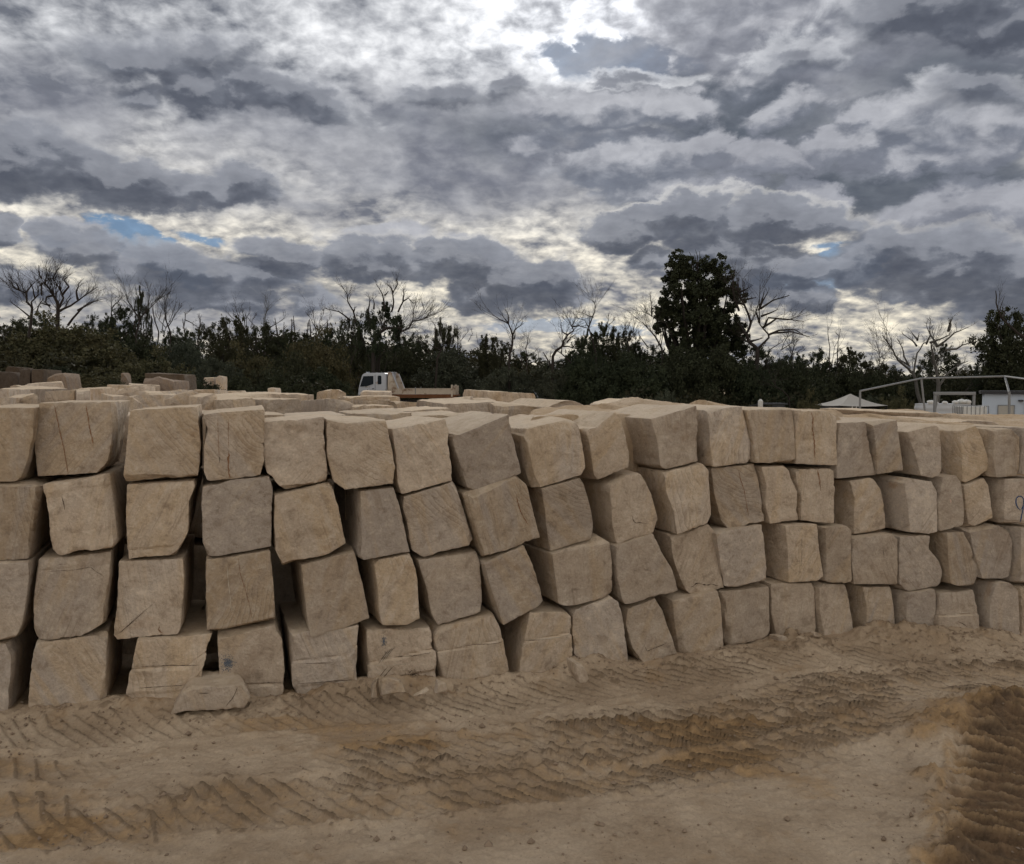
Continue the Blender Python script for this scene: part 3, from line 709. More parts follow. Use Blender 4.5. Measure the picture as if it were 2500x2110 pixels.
ORD = ['first', 'second', 'third', 'fourth', 'fifth', 'sixth', 'seventh', 'eighth', 'ninth', 'tenth', 'eleventh', 'twelfth', 'thirteenth', 'fourteenth', 'fifteenth', 'sixteenth', 'seventeenth', 'eighteenth', 'nineteenth', 'twentieth']
ROWS = {
 'top': [
  ('A', '-180,310|275,312 262,560 225,720|160,903|-180,905', 'ochre-topped sandstone block cut by the frame edge'),
  ('A', '300,272|885,264 902,420 890,620 862,745|775,835|300,862 270,640 288,480', 'sandstone block with two rust-brown lines'),
  ('A', '1035,332|1572,302 1602,620 1592,760|1575,862|990,912 978,860 1002,640', 'large square beige block scored with diagonal scratches'),
  ('A', '1600,362|2112,322 2104,600|2115,848 1850,885|1650,902 1620,820 1622,640 1655,480', 'grey block with dark rust spots and slanting left edge'),
  ('B', '128,425 270,410 400,405|625,380 632,560 656,850|650,905|310,978 230,900 165,830 125,600', 'tan block with crumbled upper left corner'),
  ('B', '640,398 810,427|1120,405 1172,650 1198,800|1180,922|790,968 700,905 648,700', 'grey-brown block with pale scuff down its middle'),
  ('B', '1168,482|1590,400 1620,500 1612,592 1645,780|1648,895|1240,1008 1208,900 1190,650', 'grey block with pale curved scratches and notched right edge'),
  ('B', '1640,520 1700,525|2100,362 2125,520 2155,640|2199,835 2050,900 1930,975|1840,992 1765,950 1720,800 1660,620', 'large tilted grey block with dusty sloping top'),
  ('C', '235,495|640,390 692,450 728,600|748,790 715,850|345,965 305,850 285,600', 'tan block with chamfered left arris and sandy top'),
  ('C', '745,485 830,470|985,345 1042,420 1075,560|1105,700 1090,790|845,895 815,850 780,600', 'rounded-corner block with raised pointed top right corner'),
  ('C', '1270,400|1635,295 1652,480|1672,740|1350,815 1325,600', 'big block with broad shaded left side'),
  ('C', '1720,325|2000,298 2050,430 2095,600|2092,745|1770,787 1745,640 1735,480', 'plain tan block with pitted lower left'),
  ('D', '60,300|400,285 425,480|427,690|130,690 108,480', 'pale-scuffed block mottled near its foot'),
  ('D', '430,302|690,312 742,352 738,560|730,708|430,696 425,500', 'block split by one bright orange rust line'),
  ('D', '745,395|935,385 965,560 985,660|1012,778|715,805 725,600', 'grey-brown block flaring wider to its foot'),
  ('D', '985,392|1165,368 1188,560|1212,742|1022,775 1010,560', 'narrow block with slanting saw grooves and stained right edge'),
  ('D', '1240,462|1465,405 1488,560|1490,772 1420,797|1340,780 1300,640', 'smooth block tapering to its foot with shaded left side'),
  ('D', '1620,455|1745,412 1785,500 1838,680|1835,755|1640,845 1635,640', 'low-hanging block pointing down with wide shaded side'),
  ('D', '1870,437|2020,440 2060,500 2066,680|2050,790|1890,797 1868,680', 'rounded grey block with reddish broken left side'),
  ('D', '2075,430|2220,430|2220,780|2077,776', 'block cut off by the frame edge'),
 ],
 'second': [
  ('A', '-180,912|315,912 332,965 300,1100 270,1250|240,1520|-180,1542', 'wavy-footed sandstone block cut by the frame edge'),
  ('A', '335,922 600,890|860,842 880,1000 905,1180|920,1412 890,1442|430,1510 388,1400 380,1200', 'tan block with rough brown ledge under its top'),
  ('A', '1010,922|1545,887 1556,940 1508,1060 1502,1300 1440,1430|1392,1498|1012,1530 1000,1200', 'block with bitten right side and knobbly foot'),
  ('A', '1615,948 1850,882|2150,862 2176,950|2168,1422|1660,1515 1612,1400 1602,1100', 'wide square tan block with faint scratches'),
  ('B', '230,1012|680,912 740,1100|800,1392 640,1492|300,1585 238,1450 225,1200', 'beige block with diagonal scratch and stepped foot'),
  ('B', '915,978|1180,947 1230,1100|1312,1462|905,1536 922,1400 918,1200', 'narrow block with pitted patch and deep shaded side'),
  ('B', '1265,1022|1660,897 1695,950 1760,1150|1828,1378 1780,1412|1410,1506 1325,1450 1290,1300 1250,1100', 'tilted block with hooked lower right corner'),
  ('B', '1745,1002|2209,848 2255,960 2290,1120|2352,1350 2219,1395 2080,1462|1915,1521 1835,1300 1790,1150', 'brown-streaked tilted block with pointed lower right corner'),
  ('C', '400,962|710,872 742,930 790,1100|822,1290 790,1365 640,1405|470,1463 442,1300 425,1150', 'block combed with fine arcs and dark left side'),
  ('C', '930,945 1080,850|1195,832 1275,1000|1330,1200 1290,1310 1090,1372|1000,1425 962,1250 950,1050', 'block with bowed top and short dark crack'),
  ('C', '1375,822|1700,757 1742,805|1768,1130 1720,1240|1480,1325 1455,1150 1390,980', 'block with scalloped chip low on its face'),
  ('C', '1750,792|2125,757 2160,984|2178,1218|1890,1280 1830,1215 1775,1000', 'tan block veined with thin upright rust line'),
  ('D', '175,716|370,710 392,800 440,900|445,1105|240,1135 205,1000 213,850', 'pale block bulging out at lower right'),
  ('D', '425,732|697,727 715,860|706,1127 600,1122|462,1105 470,930 432,830', 'cross-hatched block with rust trickle at its top'),
  ('D', '820,822|990,792 1047,880 1090,1060|1080,1190|850,1215 855,950', 'block with ochre right edge and shaded left side'),
  ('D', '1210,792|1420,822 1460,900|1466,1215|1260,1195 1242,1000', 'block with rubble on top and flaked dark left side'),
  ('D', '1500,790|1600,777 1632,830|1682,1140|1478,1190 1462,1000', 'block with one small pink spot'),
  ('D', '1650,852|1800,797 1836,850|1867,1090|1690,1168 1668,1050', 'small pale block combed with steep grooves'),
  ('D', '1945,802|2220,797|2220,1142|1945,1137', 'block spray-painted with a blue number nine'),
 ],
 'third': [
  ('E', '-180,232|225,237 238,330 212,540 180,740|115,868|-180,882', 'grey block cut by the frame edge'),
  ('E', '295,218|885,152 880,330 845,600|832,742 640,840|290,876 255,780 250,560 270,380', 'brown block with layered cracks near its top'),
  ('E', '945,227|1460,207 1472,400|1450,780 1425,812|930,858 902,820 908,650 930,400', 'pale square block with long diagonal scratches'),
  ('E', '1640,217|2159,142 2184,400|2204,707|1700,805 1645,780 1635,500', 'grey-streaked block with pale rubbed stripe'),
  ('F', '440,262|870,152 930,400|990,688 800,762|515,845 488,700 460,450', 'large pale block with wide shadowed left side'),
  ('F', '1015,222|1320,172 1368,300 1382,560|1390,692 1290,740|1090,745 1058,640 1050,450', 'narrow block with broken lower right corner'),
  ('F', '1370,222|1840,142 1872,250 1892,560|1880,640 1740,682|1530,745 1478,650 1440,450', 'grey slanted block with faint diagonal scrapes'),
  ('G', '-64,408|260,264 330,420 380,560|415,720 380,752|95,908 50,780 -8,600', 'tilted block standing on its lower left corner'),
  ('G', '480,332|890,192 946,240 966,400|965,652 900,690|600,765 532,730 508,520', 'bulky block with rounded lower corners beside dark gap'),
  ('G', '970,282|1290,167 1362,320 1440,450|1492,632 1350,662|1070,745 1040,700 990,480', 'block leaning right into a pointed foot'),
  ('G', '1430,182|1730,97 1780,150 1800,350|1856,605 1600,664|1560,655 1490,500 1440,350', 'block with rough panel and grey stain at its foot'),
  ('G', '1790,167|2160,98 2192,383|2225,538 2000,607|1900,610 1848,590 1820,400', 'block with two rough upright bands'),
  ('H', '350,97|585,87 602,300|632,470 590,505|375,520 368,300', 'smooth pale block with wide dark left side'),
  ('H', '640,112|800,97 836,135 835,260|838,512 780,523|645,515 650,300', 'small rounded block scored diagonally'),
  ('H', '850,192|1140,157 1172,200|1172,530|850,530 832,350', 'square block with short upright crack'),
  ('H', '1190,182|1405,172 1407,270 1480,370 1496,440|1480,540 1400,552|1240,580 1182,530 1175,350', 'block bulging like a hip on its right'),
  ('H', '1530,152|1650,147 1702,250|1780,490 1740,540|1600,547 1555,530 1538,350', 'ribbed block leaning right'),
  ('H', '1680,127|1900,94 1976,140 2012,230|1985,490|1790,488 1742,350', 'reddish block with bold slanting tool marks'),
  ('H', '2070,112|2260,112|2260,532|2065,527', 'block cut off by the frame edge'),
 ],
 'bottom': [
  ('E', '-180,902|50,892 96,1000 76,1250|62,1475|-180,1480', 'narrow strip of block cut by the frame edge'),
  ('E', '275,887|850,802 852,1100|838,1400 770,1470|210,1470 235,1150', 'plain brown block with rounded foot'),
  ('E', '1085,862|1695,802 1640,960|1590,1200 1560,1460|1062,1465 1008,1300 1050,1050', 'block crossed by two horizontal saw cuts'),
  ('E', '1730,812|2190,742 2249,850 2270,1100|2242,1355|1790,1350 1752,1200 1738,950', 'block marked with a faded blue-black smudge'),
  ('F', '350,802|905,737 884,950|884,1150 920,1340|420,1395 370,1200 355,950', 'broad block with two fine horizontal lines'),
  ('F', '960,772|1480,752 1502,950|1535,1260|1010,1355 978,1100', 'shattered block with open gashes and stains'),
  ('F', '1520,762|1985,652 2030,760 2095,1087|2086,1190 2050,1240|1590,1260 1532,1000 1500,850', 'grey block with short cut line at right'),
  ('G', '305,802|620,787 646,835 634,1000|650,1255|215,1350 245,1100', 'grey block with pale line beside deep shadow'),
  ('G', '650,787|950,667 1022,720 1060,900|1092,1200 900,1250|730,1240 658,1130 640,950', 'tan-pink block with crackled left edge'),
  ('G', '1085,772|1330,682 1382,780 1450,980|1492,1180|1210,1205 1120,1080 1070,900', 'narrow rough block with hollowed face'),
  ('G', '1440,702|1810,622 1832,740|1867,1060 1790,1140|1510,1170 1470,950', 'wide block combed with downward strokes'),
  ('G', '1830,642|2214,592|2222,1000|1900,1085 1850,800', 'grey block with dark stained lower corner'),
  ('H', '245,522|570,517 590,580|577,930|290,925 250,750', 'block combed in a downward fan'),
  ('H', '600,522|790,527 820,650|862,930|640,925 600,720', 'flaring block with dark triangular side gap'),
  ('H', '915,548|1140,542 1152,700|1162,880|940,920 945,700', 'block with slanting strokes above rubble heap'),
  ('H', '1230,590|1440,562 1451,620|1446,900|1225,890 1235,700', 'short block half buried by rubble'),
  ('H', '1470,592|1735,567 1756,700|1766,930|1465,905', 'block with horizontal cut and flaked patch'),
  ('H', '1885,522|1990,517 2052,580 2061,750|2068,935|1865,975 1838,800 1845,650', 'round-shouldered block stained dark brown at its foot'),
  ('H', '2065,552|2260,552|2260,950|2077,935', 'block cut off by the frame edge'),
 ]}
CUTS = {('bottom', 2): [(.60, .012, .0), (.30, -.010, .06)], ('bottom', 3): [(.22, .010, 0)], ('bottom', 4): [(.60, .008, 0), (.28, -.012, .05)], ('bottom', 5): [(.58, .018, .1), (.30, -.016, .05)],
        ('bottom', 6): [(.62, .006, .03)], ('bottom', 7): [(.58, .008, .05)], ('bottom', 16): [(.48, .010, .03)], ('second', 1): [(.86, -.007, .03)], ('third', 1): [(.84, -.005, .0)], ('second', 2): [(.14, -.012, .05)]}
ROUGH = {('top', 4): 1.7, ('bottom', 5): 1.9, ('second', 13): 1.5, ('third', 11): 1.4, ('bottom', 9): 1.5, ('third', 17): 1.4, ('third', 10): 1.3, ('bottom', 13): 1.2, ('second', 15): 1.2, ('bottom', 12): 1.2}
BLOCK = {}
AXIS = R(-18)
for row, items in ROWS.items():
    n = len(items)
    for i, (c, txt, look) in enumerate(items):
        rs = np.random.default_rng(1000 * list(ROWS).index(row) + i * 7 + 3)
        E = parse(c, txt)
        pxm = np.mean([e[0][0] for e in E])
        off = rs.uniform(-.035, .04)
        if row == 'bottom': off += .0
        L = rs.uniform(.85, 1.05)
        me, org = make_block('sandstone_block', E, lambda p, o=off: wall_depth(p) + o, L, AXIS + rs.uniform(-.05, .05), M['stone'], rs,
                             cuts=CUTS.get((row, i), ()), rough=ROUGH.get((row, i), 1.0) * .9, chips=int(rs.integers(3, 8)), rnd=.004 + .006 * rs.random(),
                             flare=float(np.interp(pxm, [500, 760, 1200, 2500], [0, .07, .09, .10])) * rs.uniform(.5, 1.4))
        o = link('sandstone_block', me, None, org)
        if look.startswith('block') or 'sandstone' in look: lk = look
        else: lk = look
        nn = ORD[i] + ' from left' if i < n / 2 else (ORD[n - 1 - i] + ' from right' if i < n - 1 else 'last at right')
        tag(o, f"{lk}, {nn} in {row} course", 'stone block', 'sandstone blocks stacked four high in the front wall')
        BLOCK[(row, i)] = o

# marks on the faces: rust veins, cracks, scrapes and paint, laid on the real surface
_bv = {}
def bvh(o):
    if o.name not in _bv:
        me = o.data; _bv[o.name] = BVHTree.FromPolygons([v.co + o.location for v in me.vertices], [tuple(p.vertices) for p in me.polygons])
    return _bv[o.name]
def mark(key, name, pts, width, mat, c=None, wob=.25, seed=0, step=5.0):
    """a thin irregular ribbon; width in photo pixels"""
    o = BLOCK[key] if isinstance(key, tuple) else key
    rs = random.Random(seed + int(pts[0][0] * 7)); T = bvh(o)
    if c: pts = [cv(c, p) for p in pts]
    P = np.array(pts, float); seg = np.hypot(*np.diff(P, axis=0).T); cum = np.concatenate([[0], np.cumsum(seg)]); n = max(3, int(cum[-1] / step))
    vs = []; fs = []; last = None
    for k in range(n + 1):
        s = cum[-1] * k / n; x = np.interp(s, cum, P[:, 0]); y = np.interp(s, cum, P[:, 1])
        i = min(len(P) - 2, int(np.searchsorted(cum, s, 'right') - 1)); d = (P[i + 1] - P[i]) / max(seg[i], 1e-6)
        nx, ny = -d[1], d[0]; taper = min(1, k / 3 + .15, (n - k) / 3 + .15)
        w = width * .38 * taper * (1 + rs.uniform(-wob, wob) * 2); j = rs.uniform(-1, 1) * width * wob
        row = []
        for sg in (-1, 1):
            qx, qy = x + nx * (sg * w + j), y + ny * (sg * w + j)
            dr = Vector(ray(qx, qy)).normalized(); hit = T.ray_cast(Vector((0, 0, EYE)), dr)
            if hit[0] is None: row = None; break
            row.append(hit[0] - dr * .0035)
        if row is None: last = None; continue
        b = len(vs); vs += row
        if last is not None: fs.append((last, last + 1, b + 1, b))
        last = b
    if not fs: return
    me = bpy.data.meshes.new(name); me.from_pydata([v - o.location for v in vs], [], fs); me.materials.append(mat)
    return link(name, me, o)
RL, CK, SC = M['rust_line'], M['crack'], M['scrape']
t0 = ('top', 1)
mark(t0, 'rust_vein', [(432,290),(455,400),(485,540),(510,640),(530,760),(545,850)], 2.2, RL, 'A', seed=1)
mark(t0, 'rust_vein', [(685,285),(692,340),(705,400),(715,480),(735,560),(745,620)], 2.6, RL, 'A', seed=2)
mark(('top', 3), 'rust_vein', [(1735,380),(1738,500),(1742,620),(1748,700)], 1.2, RL, 'A'); mark(('top', 3), 'rust_pit', [(1746,700),(1752,730),(1750,755)], 3.5, CK, 'A')
mark(('top', 3), 'rust_vein', [(1822,400),(1820,520),(1822,640)], 1.2, RL, 'A'); mark(('top', 3), 'rust_vein', [(1822,660),(1824,720),(1822,800),(1832,880)], 4.0, RL, 'A', wob=.4)
mark(('top', 13), 'rust_vein', [(532,306),(552,360),(548,430),(560,500),(562,580),(566,650)], 3.0, RL, 'D', wob=.35)
mark(('second', 13), 'rust_vein', [(585,735),(598,790),(604,850),(608,895)], 3.0, RL, 'D', wob=.4)
mark(('second', 11), 'rust_vein', [(1965,790),(1985,880),(2015,970),(2030,1060),(2050,1180)], 1.6, RL, 'C')
mark(('second', 1), 'rust_vein', [(490,1010),(510,1090),(515,1130)], 2.2, CK, 'A'); mark(('second', 1), 'rust_vein', [(545,1200),(560,1260)], 1.2, CK, 'A')
mark(('second', 7), 'rust_vein', [(1245-1050,1010),(230,1140),(275,1220),(298,1250)], 2.6, RL, 'C')
mark(('second', 9), 'crack', [(1118,1160),(1130,1210),(1145,1232),(1190,1228),(1242,1240)], 1.8, CK, 'C')
mark(('third', 1), 'crack', [(462,255),(535,254)], 2.0, CK, 'E'); mark(('third', 1), 'crack', [(380,310),(600,300),(720,275),(760,310),(830,352)], 1.2, CK, 'E')
mark(('third', 14), 'crack', [(1062,265),(1066,300),(1070,335)], 1.8, CK, 'H')
mark(('third', 12), 'crack', [(470,180),(472,300),(468,400)], .8, CK, 'H')
mark(('bottom', 2), 'saw_cut', [(1120,1070),(1250,1066),(1345,1060),(1470,1062),(1595,1058)], 1.6, CK, 'E'); mark(('bottom', 2), 'saw_cut', [(1100,1242),(1300,1228),(1450,1220),(1570,1200)], 1.4, CK, 'E')
mark(('bottom', 3), 'saw_cut', [(10,1203),(150,1200),(300,1198)], 1.6, CK, 'F')
mark(('bottom', 4), 'saw_cut', [(455,1045),(600,1042),(705,1040)], 1.4, CK, 'F'); mark(('bottom', 4), 'saw_cut', [(410,1205),(550,1200),(700,1185),(870,1175)], 1.6, CK, 'F')
mark(('bottom', 5), 'saw_cut', [(1000,1060),(1130,1062),(1300,1048)], 1.6, SC, 'F'); mark(('bottom', 5), 'saw_cut', [(1190,990),(1330,985),(1480,960)], 2.0, CK, 'F')
mark(('bottom', 5), 'saw_cut', [(1250,1185),(1400,1188),(1520,1180)], 2.2, CK, 'F')
for k in range(5): mark(('bottom', 5), 'gash', [(1195 - k * 14, 905 + k * 8), (1150 - k * 16, 960 + k * 12), (1110 - k * 14, 1020 + k * 8)], 1.8, SC if k % 2 else CK, 'F', seed=k)
for k in range(4): mark(('bottom', 5), 'gash', [(1180 - k * 22, 1065 + k * 2), (1130 - k * 20, 1120), (1080 - k * 12, 1170)], 1.8, SC if k % 2 else CK, 'F', seed=k + 9)
mark(('bottom', 6), 'saw_cut', [(1745,905),(1850,892),(1940,890),(2010,885),(2050,870)], 1.4, CK, 'F')
mark(('bottom', 7), 'saw_cut', [(262,1022),(400,1015),(560,998)], 1.8, SC, 'G'); mark(('bottom', 7), 'saw_cut', [(262,1028),(330,1024),(400,1020)], .9, CK, 'G')
mark(('bottom', 9), 'crack', [(1220,1060),(1240,1112),(1275,1095),(1340,1070),(1400,1045)], 1.6, CK, 'G')
mark(('bottom', 16), 'saw_cut', [(1575,742),(1650,735),(1745,725)], 1.6, SC, 'H')
mark(('bottom', 16), 'flake', [(1605,800),(1640,812),(1665,830),(1695,848)], 1.6, CK, 'H')
for k, (xx, a) in enumerate([(890, 8), (900, 40), (925, 30)]): mark(('top', 6), 'scratch', [(1280+k*22,555+k*60),(1300+k*22,640+k*60),(1330+k*26,720+k*70)], 1.1, SC, 'B', seed=k)
mark(('top', 6), 'scratch', [(1500,600),(1497,700),(1485,800),(1480,920)], 1.3, SC, 'B')
mark(('top', 6), 'scratch', [(1290,780),(1330,860),(1390,960)], 1.2, SC, 'B')
mark(('third', 3), 'scratch', [(1900,200),(1915,330),(1945,420),(1985,560),(2010,700)], 1.2, RL, 'E'); mark(('third', 3), 'scratch', [(1810,260),(1820,400),(1840,560),(1850,640)], 2.2, SC, 'E')
for k in range(3): mark(('third', 2), 'scratch', [(1230 - k * 60, 560 + k * 45), (1130 - k * 50, 650 + k * 42), (960 - k * 10, 800 + k * 6)], .9, CK, 'E', seed=k)
mark(('third', 2), 'chip_stain', [(1270,745),(1262,785),(1300,800)], 4.5, RL, 'E', wob=.4)
mark(('third', 10), 'stain', [(1590,600),(1640,570),(1700,585),(1760,575),(1810,590)], 2.5, CK, 'G', wob=.6)
mark(('third', 9), 'ink_speck', [(1460,535),(1475,560),(1482,585)], 2.2, CK, 'G', wob=.5)
mark(('top', 9), 'crack', [(812,690),(835,680),(858,690)], 2.0, CK, 'C', wob=.5); mark(('top', 9), 'crack', [(822,645),(838,640)], 1.6, CK, 'C')
mark(('second', 16), 'pink_spot', [(1548,948),(1556,965),(1562,980)], 6, mat_simple('pink_fleck', (.62, .42, .33), .9), 'D')
# the blue figure nine
mark(('second', 18), 'painted_nine', [(1812,1085),(1780,1050),(1765,1000),(1770,955),(1795,932),(1825,935),(1846,960),(1850,1000),(1842,1070),(1826,1150),(1808,1225)], 3.4, M['ink'], 'Q', wob=.08, step=3)
mark(('second', 18), 'painted_nine', [(1812,1085),(1835,1060),(1848,1010)], 3.0, M['ink'], 'Q', wob=.08, step=3)
# faded sprayed smudges: many short strokes
def smudge(key, c, cx, cy, rx, ry, n, mat, sd):
    rs = random.Random(sd); o = BLOCK[key]; T = bvh(o); vs = []; fs = []
    for _ in range(n):
        a = rs.uniform(0, 6.28); q = abs(rs.gauss(0, .5)); x, y = cv(c, (cx + rx * q * math.cos(a), cy + ry * q * math.sin(a))); s = rs.uniform(.35, 1.1)
        pl = []
        for dx, dy in ((-s, -s), (s, -s * .6), (s, s), (-s, s * .7)):
            dr = Vector(ray(x + dx, y + dy)).normalized(); h = T.ray_cast(Vector((0, 0, EYE)), dr)
            if h[0] is None: break
            pl.append(h[0] - dr * rs.uniform(.003, .005))
        if len(pl) == 4: b = len(vs); vs += pl; fs.append((b, b + 1, b + 2, b + 3))
    me = bpy.data.meshes.new('spray_smudge'); me.from_pydata([v - o.location for v in vs], [], fs); me.materials.append(mat); link('spray_smudge', me, o)
smudge(('bottom', 3), 'E', 1815, 1040, 62, 85, 420, M['ink_faint'], 1)
smudge(('bottom', 5), 'F', 1100, 870, 26, 70, 110, M['ink_faint'], 2)
smudge(('bottom', 5), 'F', 1340, 1130, 130, 45, 90, M['crack'], 3)

# ------------------------------------------------------------------ blocks behind the gaps of the wall
rs = np.random.default_rng(77)
n2 = 0
names = ['the first gap at left', 'the gap left of the scored beige block', 'the gap right of the two-rust-line block', 'the gap right of the scored beige block', 'the gap left of the crumbled-corner block', 'the gap left of the grey-brown block', 'the gap left of the curved-scratch block', 'the gap by the large tilted block']
for ci, cxp in enumerate([28, 178, 328, 478, 628, 778, 928, 1078]):
    for ri, (ya, yb) in enumerate([(1010, 1165), (1172, 1320), (1330, 1480), (1490, 1640)]):
        if ri > 1 and ci > 3: continue
        w = rs.uniform(72, 82); sh = rs.uniform(-10, 10)
        D0 = wall_depth(cxp) + 1.15
        E = [[(cxp - w + sh, ya + rs.uniform(-6, 6))], [(cxp + w + sh, ya + rs.uniform(-6, 6))], [(cxp + w + sh + rs.uniform(-8, 8), yb)], [(cxp - w + sh + rs.uniform(-8, 8), yb)]]
        me, org = make_block('sandstone_block', E, lambda p: D0, 1.0, AXIS, M['stone'], rs, res=(14, 14, 8), chips=4, rough=1.1)
        tag(link('sandstone_block', me, None, org), f"shadowed {['top', 'second', 'third', 'bottom'][ri]} course block in {names[ci]}", 'stone block', 'sandstone blocks in the row behind the front wall')

# ------------------------------------------------------------------ heaped yard blocks seen over the wall
# (crop, outline, distance, length, look)
YARD = [
 ('J', '0,335|110,345|110,470|-60,480', 11.5, 1.3, 'pale block with white dusty sloping top at far left'),
 ('J', '110,300 180,290|330,345|325,450|120,450', 12.5, 1.2, 'rough pale broken block beside the far left one'),
 ('J', '320,285|765,246 790,330|860,345|320,400', 15, 1.4, 'long ochre-faced block highest in the left heap'),
 ('J', '-60,460|130,440|105,590|-60,600', 8.2, 1.2, 'grey block at the left frame edge behind the wall'),
 ('J', '130,480|455,385|440,500|110,600', 8.8, 1.5, 'low slanting block with pale sawn top near left edge'),
 ('J', '530,372|890,348|910,500|535,520', 9.4, 1.4, 'long grey block with dark upright seam'),
 ('J', '905,355|1080,345|1090,510|910,520', 9.2, 1.2, 'short ochre-stained block right of the seamed one'),
 ('J', '950,330|1335,312 1350,340|1350,450|1000,450', 13, 1.4, 'ochre block with darker right edge'),
 ('J', '1280,290|1560,298|1560,360|1290,360', 19, 1.6, 'thin flat orange-brown slab under the bushes'),
 ('J', '1540,285|1920,300|1900,380|1580,350', 20, 1.8, 'tilted tan slab with shaded front'),
 ('J', '1390,345|1745,300|1750,380|1400,420', 14.5, 1.5, 'sloping slab with pale dusty top'),
 ('J', '1380,400|1720,360 1790,390|1805,480|1390,520', 11, 1.5, 'flat grey block with bright top edge'),
 ('J', '1340,430 1480,415|1620,450 1720,520|1740,600|1360,660', 7.9, .9, 'rounded ochre boulder-like block in the gap'),
 ('K', '-560,470 -400,420|180,400|230,560|-560,560', 10.2, 1.5, 'grey cross-marked block behind the square beige block'),
 ('K', '0,470|180,395 300,368|435,375|450,580|0,600', 8.9, 1.2, 'x') ,
 ('K', '-130,395|200,345|240,420|-140,460', 13.5, 1.6, 'low ochre-streaked block left of the upright pale block'),
 ('K', '450,440|610,390 645,410|645,580|455,600', 8.6, 1.3, 'upright pale block with bright chipped top'),
 ('K', '350,350|600,345|650,400|440,420', 14, 1.4, 'x'),
 ('K', '670,470|1060,445 1105,480|1110,560|670,580', 8.3, 1.3, 'low block with white sawn top and rusty foot'),
 ('K', '645,408|870,412|870,470|650,480', 12.5, 1.4, 'thin orange-fronted slab right of the upright pale block'),
 ('K', '700,372|1000,360|1010,430|700,430', 17, 1.6, 'long pale slab under dark bushes'),
 ('K', '1080,372|1390,388|1390,450|1080,450', 15.5, 1.6, 'flat pale slab left of the rust-streaked block'),
 ('K', '880,420|1330,400 1340,430|1340,520|900,500', 11.5, 1.5, 'x'),
 ('K', '1340,400|1800,405|1800,520|1340,510', 12, 1.8, 'wide block streaked with two rust drips'),
 ('K', '1235,470|1660,455 1680,480|1690,560|1200,620', 8.4, 1.3, 'grey-beige block between top course blocks'),
 ('K', '1830,375 1950,350|2100,345 2190,390|2180,430|1800,420', 15, 1.8, 'rounded tan boulder left of the truck'),
 ('L', '0,420|200,440 330,500|330,610|0,620', 8.4, 1.3, 'broad grey block with sloping right shoulder'),
 ('L', '330,520 400,495|740,500|750,640|330,640', 8.1, 1.1, 'low grey block with thin crack left of centre'),
 ('L', '410,460|640,440|660,500|420,500', 9.6, 1.2, 'small tan block with folded chipped corner'),
 ('L', '650,440|740,460 780,520|760,560|660,520', 9.3, 1.0, 'x'),
 ('L', '180,400|720,385|830,400|840,430|200,440', 12, 2.0, 'long flat pale slab ahead of the truck cab'),
 ('L', '360,350 420,340|700,352|705,400|350,400', 17, 1.8, 'pale rounded slab against the truck cab'),
 ('L', '750,450|1290,480 1305,500|1300,540|950,540|760,500', 10.8, 2.0, 'x'),
 ('L', '740,570|1370,520|1380,640|760,660', 8.0, 1.2, 'long block stained rusty at its right end'),
 ('L', '1290,480|1850,460|1850,610|1390,620', 9.0, 1.3, 'grey rough-edged block behind the tilted block'),
 ('L', '1150,440|1585,400|1590,470|1280,480', 13, 1.9, 'ridged ochre slab sloping down to the left'),
 ('L', '1590,415|1900,412 1910,440|1900,480|1590,470', 13.5, 1.6, 'low orange-brown slab by the truck tail'),
 ('L', '1755,335|2330,365 2350,400|2350,440|1760,445', 15, 1.1, 'long pale slab standing in front of the white car'),
 ('L', '1850,480|2300,500 2450,560|2450,640|1860,560', 8.8, 1.6, 'grey-white flat block with speckled top'),
]
k = 0
XL = ['tan block wedged behind the grey cross-marked block', 'pale slab behind the chipped upright block', 'sandy low slab left of the rust-streaked block', 'folded tan fragment beside the small tan block', 'broad sandy-topped slab below the truck tray']
for c, txt, D0, L, look in YARD:
    if look == 'x' : look = None
    E = parse(c, txt)
    if len(E) == 5: E = [E[0], E[1] + E[2], E[3], E[4]]
    rs = np.random.default_rng(500 + k); k += 1
    foot = at(E[2][0][0], max(E[2][0][1], E[3][0][1]), D0)
    # carry every face down so that it stands in the yard
    ext = FPX * max(0.0, foot.z - (1.0 if D0 < 24 else .6)) / D0 * .55
    E[2] = [(p[0], p[1] + ext) for p in E[2]]; E[3] = [(E[3][0][0], E[3][0][1] + ext)] + E[3][1:]
    me, org = make_block('yard_block', E, lambda p: D0, L, AXIS + rs.uniform(-.35, .3), M['stone_far'], rs, res=(22, 14, 12), chips=6, rough=1.25, rnd=.008, rise=rs.uniform(-.025, .012), dj=.12)
    if look is None: look = XL.pop(0)
    tag(link('yard_block', me, None, org), look, 'stone block', 'loose blocks heaped behind the wall')

